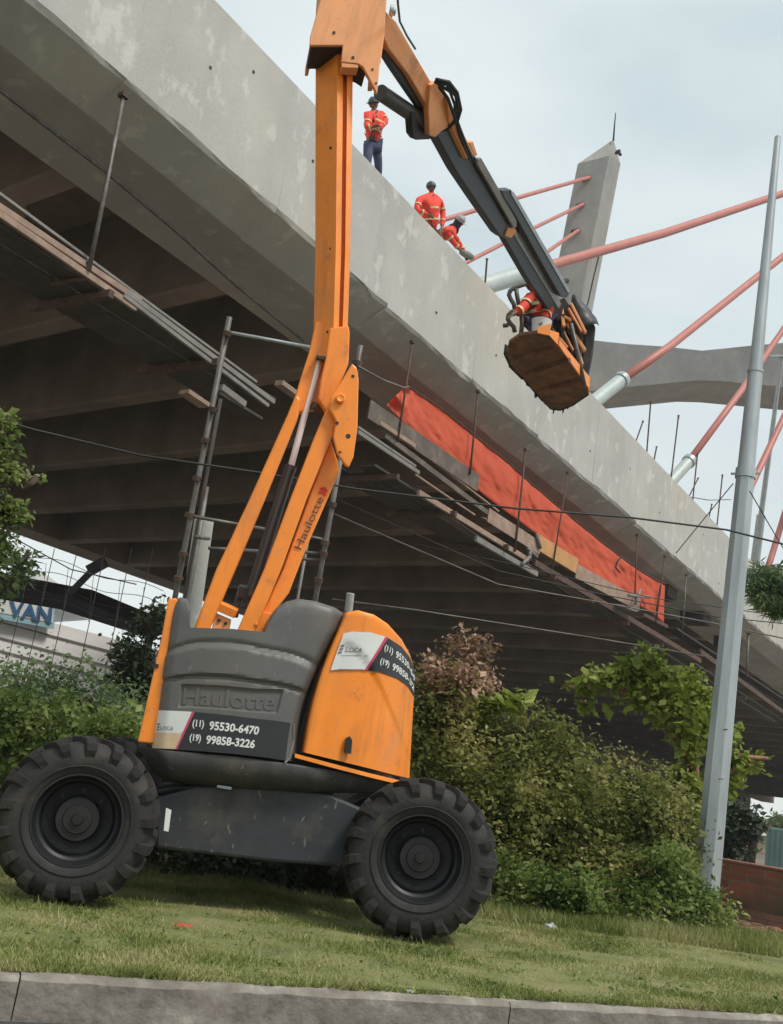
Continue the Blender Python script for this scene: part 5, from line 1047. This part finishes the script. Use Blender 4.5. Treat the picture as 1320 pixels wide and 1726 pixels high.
# hedge on the left and behind the chassis
hb = [vb(x, y, 10.6+.02*i, r) for i, (x, y, r) in enumerate([(-40, 1170, 70), (30, 1165, 50), (90, 1160, 55), (150, 1175, 46), (200, 1200, 40), (0, 1230, 80), (90, 1240, 95), (180, 1250, 80), (250, 1260, 70), (-40, 1330, 100), (60, 1350, 110), (160, 1360, 100), (60, 1440, 80), (180, 1440, 80)])]
bush('leafy_hedge', gp(90, 1450, 10.6), hb, 26000, .05, 'bushg', 'loose grey green hedge at left behind the rear wheel', 'hedge', clump=.09, zmin=-.02, sr=.03)
hb = [vb(x, y, 9.05 if y < 1450 else 8.42, r) for (x, y, r) in [(250, 1410, 100), (340, 1415, 100), (430, 1420, 100), (520, 1430, 100), (610, 1435, 100), (690, 1440, 90), (270, 1455, 60), (330, 1462, 62), (390, 1468, 62), (450, 1472, 62), (510, 1478, 62), (570, 1482, 62), (300, 1300, 70), (420, 1330, 60), (520, 1340, 60), (640, 1350, 60)]]  # nearer low clumps added to stand in for the shadow under the chassis
bush('background_hedge', gp(450, 1478, 9.05), hb, 26000, .06, 'bushd', 'dark leaved hedge behind the chassis, low clumps standing in for shadow underneath', 'hedge', clump=.09, zmin=-.02, sr=.03)
bush('front_shrub', gp(100, 1440, 9.5), [vb(20, 1215, 9.6, 50), vb(110, 1225, 9.6, 50), vb(190, 1235, 9.6, 45), vb(-20, 1260, 9.6, 60), vb(150, 1280, 9.6, 60), vb(60, 1290, 9.6, 70), vb(60, 1400, 9.6, 90), vb(200, 1380, 9.6, 80)], 14000, .06, 'bushb', 'fresh green shrub just above the left tyre in front of the hedge', 'shrub', clump=.07, zmin=-.02)
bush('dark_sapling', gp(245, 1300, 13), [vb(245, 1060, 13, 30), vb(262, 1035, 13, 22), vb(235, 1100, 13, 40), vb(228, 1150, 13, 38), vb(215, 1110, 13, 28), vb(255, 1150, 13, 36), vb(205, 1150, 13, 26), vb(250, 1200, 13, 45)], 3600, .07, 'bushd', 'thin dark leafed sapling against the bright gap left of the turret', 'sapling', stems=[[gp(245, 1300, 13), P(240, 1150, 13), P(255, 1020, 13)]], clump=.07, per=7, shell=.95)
bush('overhanging_branch', gp(-160, 1400, 8.4), [vb(-20, 760, 8.4, 45), vb(5, 710, 8.4, 18), vb(10, 790, 8.4, 28, .7), vb(40, 800, 8.4, 22, .4), vb(62, 806, 8.4, 10, .5), vb(0, 850, 8.4, 34, .8), vb(-20, 900, 8.4, 40), vb(20, 870, 8.4, 22, .7)], 2600, .055, 'bushb', 'green leafy branch reaching in at the left picture edge below the walkway', 'tree', stems=[[gp(-160, 1400, 8.4), P(-120, 1000, 8.4), P(-40, 830, 8.4), P(60, 804, 8.4)], [P(-110, 960, 8.4), P(-40, 760, 8.4), P(5, 700, 8.4)]], clump=.045, per=8, shell=.9, sr=.06)
bush('hanging_foliage', gp(-150, 1400, 9), [vb(0, 930, 9, 26), vb(30, 960, 9, 26), vb(-5, 995, 9, 18), vb(45, 935, 9, 14), vb(-15, 1030, 9, 16)], 900, .055, 'bushg', 'sparse twigs and leaves hanging in front of the sign at left', 'tree', stems=[[gp(-150, 1400, 9), P(-100, 1050, 9), P(0, 950, 9), P(60, 985, 9)]], clump=.05, per=6, shell=.95, sr=.04)
# feathery conifer branch at the right edge
nb_ = thing('conifer_branch', gp(1420, 1500, 12), 'feathery dark green conifer branch entering at the right picture edge', 'tree')
cc = []; mb = MB()
for (x, y, x2, y2) in [(1340, 1010, 1256, 985), (1340, 1005, 1262, 965), (1340, 1000, 1275, 952), (1340, 1020, 1285, 1016), (1345, 1010, 1300, 955), (1345, 1022, 1262, 1003), (1350, 1030, 1300, 1030)]:
    mb.tube([P(x, y, 12), P((x+x2)/2, (y+y2)/2-3, 12), P(x2, y2+2, 12)], [.02, .012, .005], 5)
    for k in range(60):
        q = rng.random()**.8; cc.append(P(x+(x2-x)*q, y+(y2-y)*q+4*(rng.random()-.5), 12+.15*rng.normal()))
mb.tube([gp(1420, 1500, 12), P(1400, 1200, 12), P(1345, 1010, 12)], [.12, .08, .03], 8); mb.build('trunk', 'bark', nb_, smooth='all')
cc = np.repeat(np.array(cc), 9, 0)+rng.normal(size=(len(cc)*9, 3))*.03; V, Fc = leaves(cc, .11, 7, .35); raw_mesh('needles', V, Fc, M['bushg'], nb_)
# trees beyond the brick wall
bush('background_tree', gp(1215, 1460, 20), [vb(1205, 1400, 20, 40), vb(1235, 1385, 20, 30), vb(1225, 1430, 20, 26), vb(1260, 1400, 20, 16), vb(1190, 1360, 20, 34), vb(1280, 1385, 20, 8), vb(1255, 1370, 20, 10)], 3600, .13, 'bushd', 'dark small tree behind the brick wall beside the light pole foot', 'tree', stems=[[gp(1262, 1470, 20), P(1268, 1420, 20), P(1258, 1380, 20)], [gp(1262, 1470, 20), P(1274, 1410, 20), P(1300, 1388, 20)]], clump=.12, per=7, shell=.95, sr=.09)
bush('background_tree', gp(1310, 1445, 60), [vb(1300, 1405, 60, 14), vb(1320, 1398, 60, 16), vb(1345, 1400, 60, 20)], 900, .5, 'bushg', 'far off tree just above the green sheet fence', 'tree', clump=.4, per=7, shell=.95, sr=.2)
# twigs, dry stalks round the bush foot
mb = MB()
for k in range(26):
    a = gp(rng.uniform(840, 960), 1530, 8.9+rng.random()*.3); b = a+np.array([rng.normal()*.25, rng.normal()*.15, rng.uniform(.2, .6)]); mb.tube([a, lerp(a, b, .5)+rng.normal(size=3)*.04, b], [.006, .004, .002], 4)
meta(mb.build('dry_twigs', 'barko'), 'dry reddish twigs at the foot of the large bush beside the right tyre', 'twigs', kind='stuff')
# long grass fringe below the bushes
n = 16000; x = rng.uniform(820, 1330, n); z = rng.uniform(8.0, 9.2, n); pts = np.array([P(a, 1500, b) for a, b in zip(x, z)]); pts[:, 2] = .028*(pts[:, 0]+.45)
h_ = rng.uniform(.04, .13, n); ph = rng.uniform(0, 6.28, n); wv = np.stack([np.cos(ph), np.sin(ph), 0*ph], 1)*.006; tip = pts+np.stack([rng.normal(size=n)*.04, rng.normal(size=n)*.04, h_], 1)
V = np.stack([pts-wv, pts+wv, tip], 1).reshape(-1, 3); i = np.arange(n)*3
meta(raw_mesh('long_grass', V, np.stack([i, i+1, i+2], 1), M['grass'], origin=(0, 0, 0)), 'longer unmown grass fringe at the foot of the shrubs', 'grass', kind='stuff')
# litter
def crumple(name, q, r, m, lab, cat, fl=.6):
    bm = bmesh.new(); bmesh.ops.create_icosphere(bm, subdivisions=3, radius=r)
    for v in bm.verts: v.co *= 1+.35*math.sin(v.co.x*5/r+1)*math.cos(v.co.y*4/r)+rng.normal()*.08; v.co.z *= fl
    me = bpy.data.meshes.new(name); bm.to_mesh(me); bm.free(); me.materials.append(M[m]); o = bpy.data.objects.new(name, me); COL.objects.link(o); o.location = Vector(q)+Vector((0, 0, r*fl*.8)); return meta(o, lab, cat)
crumple('plastic_bag', gh(928, 1568), .045, 'bag', 'crumpled grey plastic bag on the grass edge under the shrub', 'bag')
crumple('litter_scrap', gh(900, 1566), .022, 'bag', 'small dark grey scrap left of the plastic bag on the grass', 'litter', .4)
crumple('fallen_leaf', gh(310, 1562), .05, 'leafr', 'dry red fallen leaf lying on the lawn below the left tyre', 'leaf', .15)
for i, (x, y, lab) in enumerate([(62, 1586, 'white scrap on the lawn near the left edge'), (440, 1640, 'white scrap on the lawn just above the kerb'), (690, 1673, 'long pale scrap on the grass beside the kerb top'), (103, 1638, 'tiny white scrap at the kerb left of the red leaf'), (1142, 1660, 'white scrap on the lawn at lower right'), (480, 1560, 'small white scrap on the lawn under the chassis')]):
    crumple('paper_scrap', gh(x, y), .016+.006*(i == 2), 'bag', lab, 'litter', .3)
mb = MB()
for k in range(160):
    q = onG(P(rng.uniform(1225, 1420), 1600, rng.uniform(9.3, 10.2)), -.01); r = rng.uniform(.01, .05); d_ = rng.normal(size=3); mb.box(q+ZV*r*.4, nrm([1, d_[0], 0])*r, nrm([-d_[0], 1, 0])*r*.7, ZV*r*.5)
meta(mb.build('rubble', 'brickp', bevel=.004, seg=1), 'loose brick rubble scattered at the foot of the brick wall', 'rubble', kind='stuff')
# broad-leaved weeds in the lawn
n = 420; a = rng.uniform(-2.2, 4.6, n); b = .15+rng.uniform(0, 1, n)*3.6
C = np.array([K(x, y) for x, y in zip(a, b)]); C = np.repeat(C, 7, 0)+np.stack([rng.normal(size=n*7)*.018, rng.normal(size=n*7)*.018, rng.uniform(.004, .03, n*7)], 1)
V, Fc = leaves(C, .02, 1.5, -.1); meta(raw_mesh('lawn_weeds', V, Fc, M['bushb'], origin=(0, 0, 0)), 'small broad leafed weeds scattered through the mown verge', 'weeds', kind='stuff')
# extra machine detail: steering rams, bolts, arm hoses, plain decals
for (x, y) in [(536, 560), (541, 250), (541, 420)]:
    mb = MB(); mb.lathe(mt(x+16, y, .86), -MY, [(0, .010), (.012, .010), (.012, 0)], 6); mb.build('mast_bolt', 'hub', BL)

# haze: thin even air round the whole place
mb = MB(); mb.box((0, 120, 38), np.array([160., 0, 0]), np.array([0, 190., 0]), ZV*58)
HZ = bpy.data.materials.new('haze'); HZ.use_nodes = True; hn = HZ.node_tree; hn.nodes.remove(hn.nodes['Principled BSDF']); pv = hn.nodes.new('ShaderNodeVolumePrincipled')
pv.inputs['Color'].default_value = (.93, .96, 1, 1); pv.inputs['Density'].default_value = .0006; hn.links.new(pv.outputs[0], hn.nodes['Material Output'].inputs['Volume'])
meta(mb.build('haze', HZ), 'thin pale haze filling the air around the bridge', 'haze', kind='stuff')
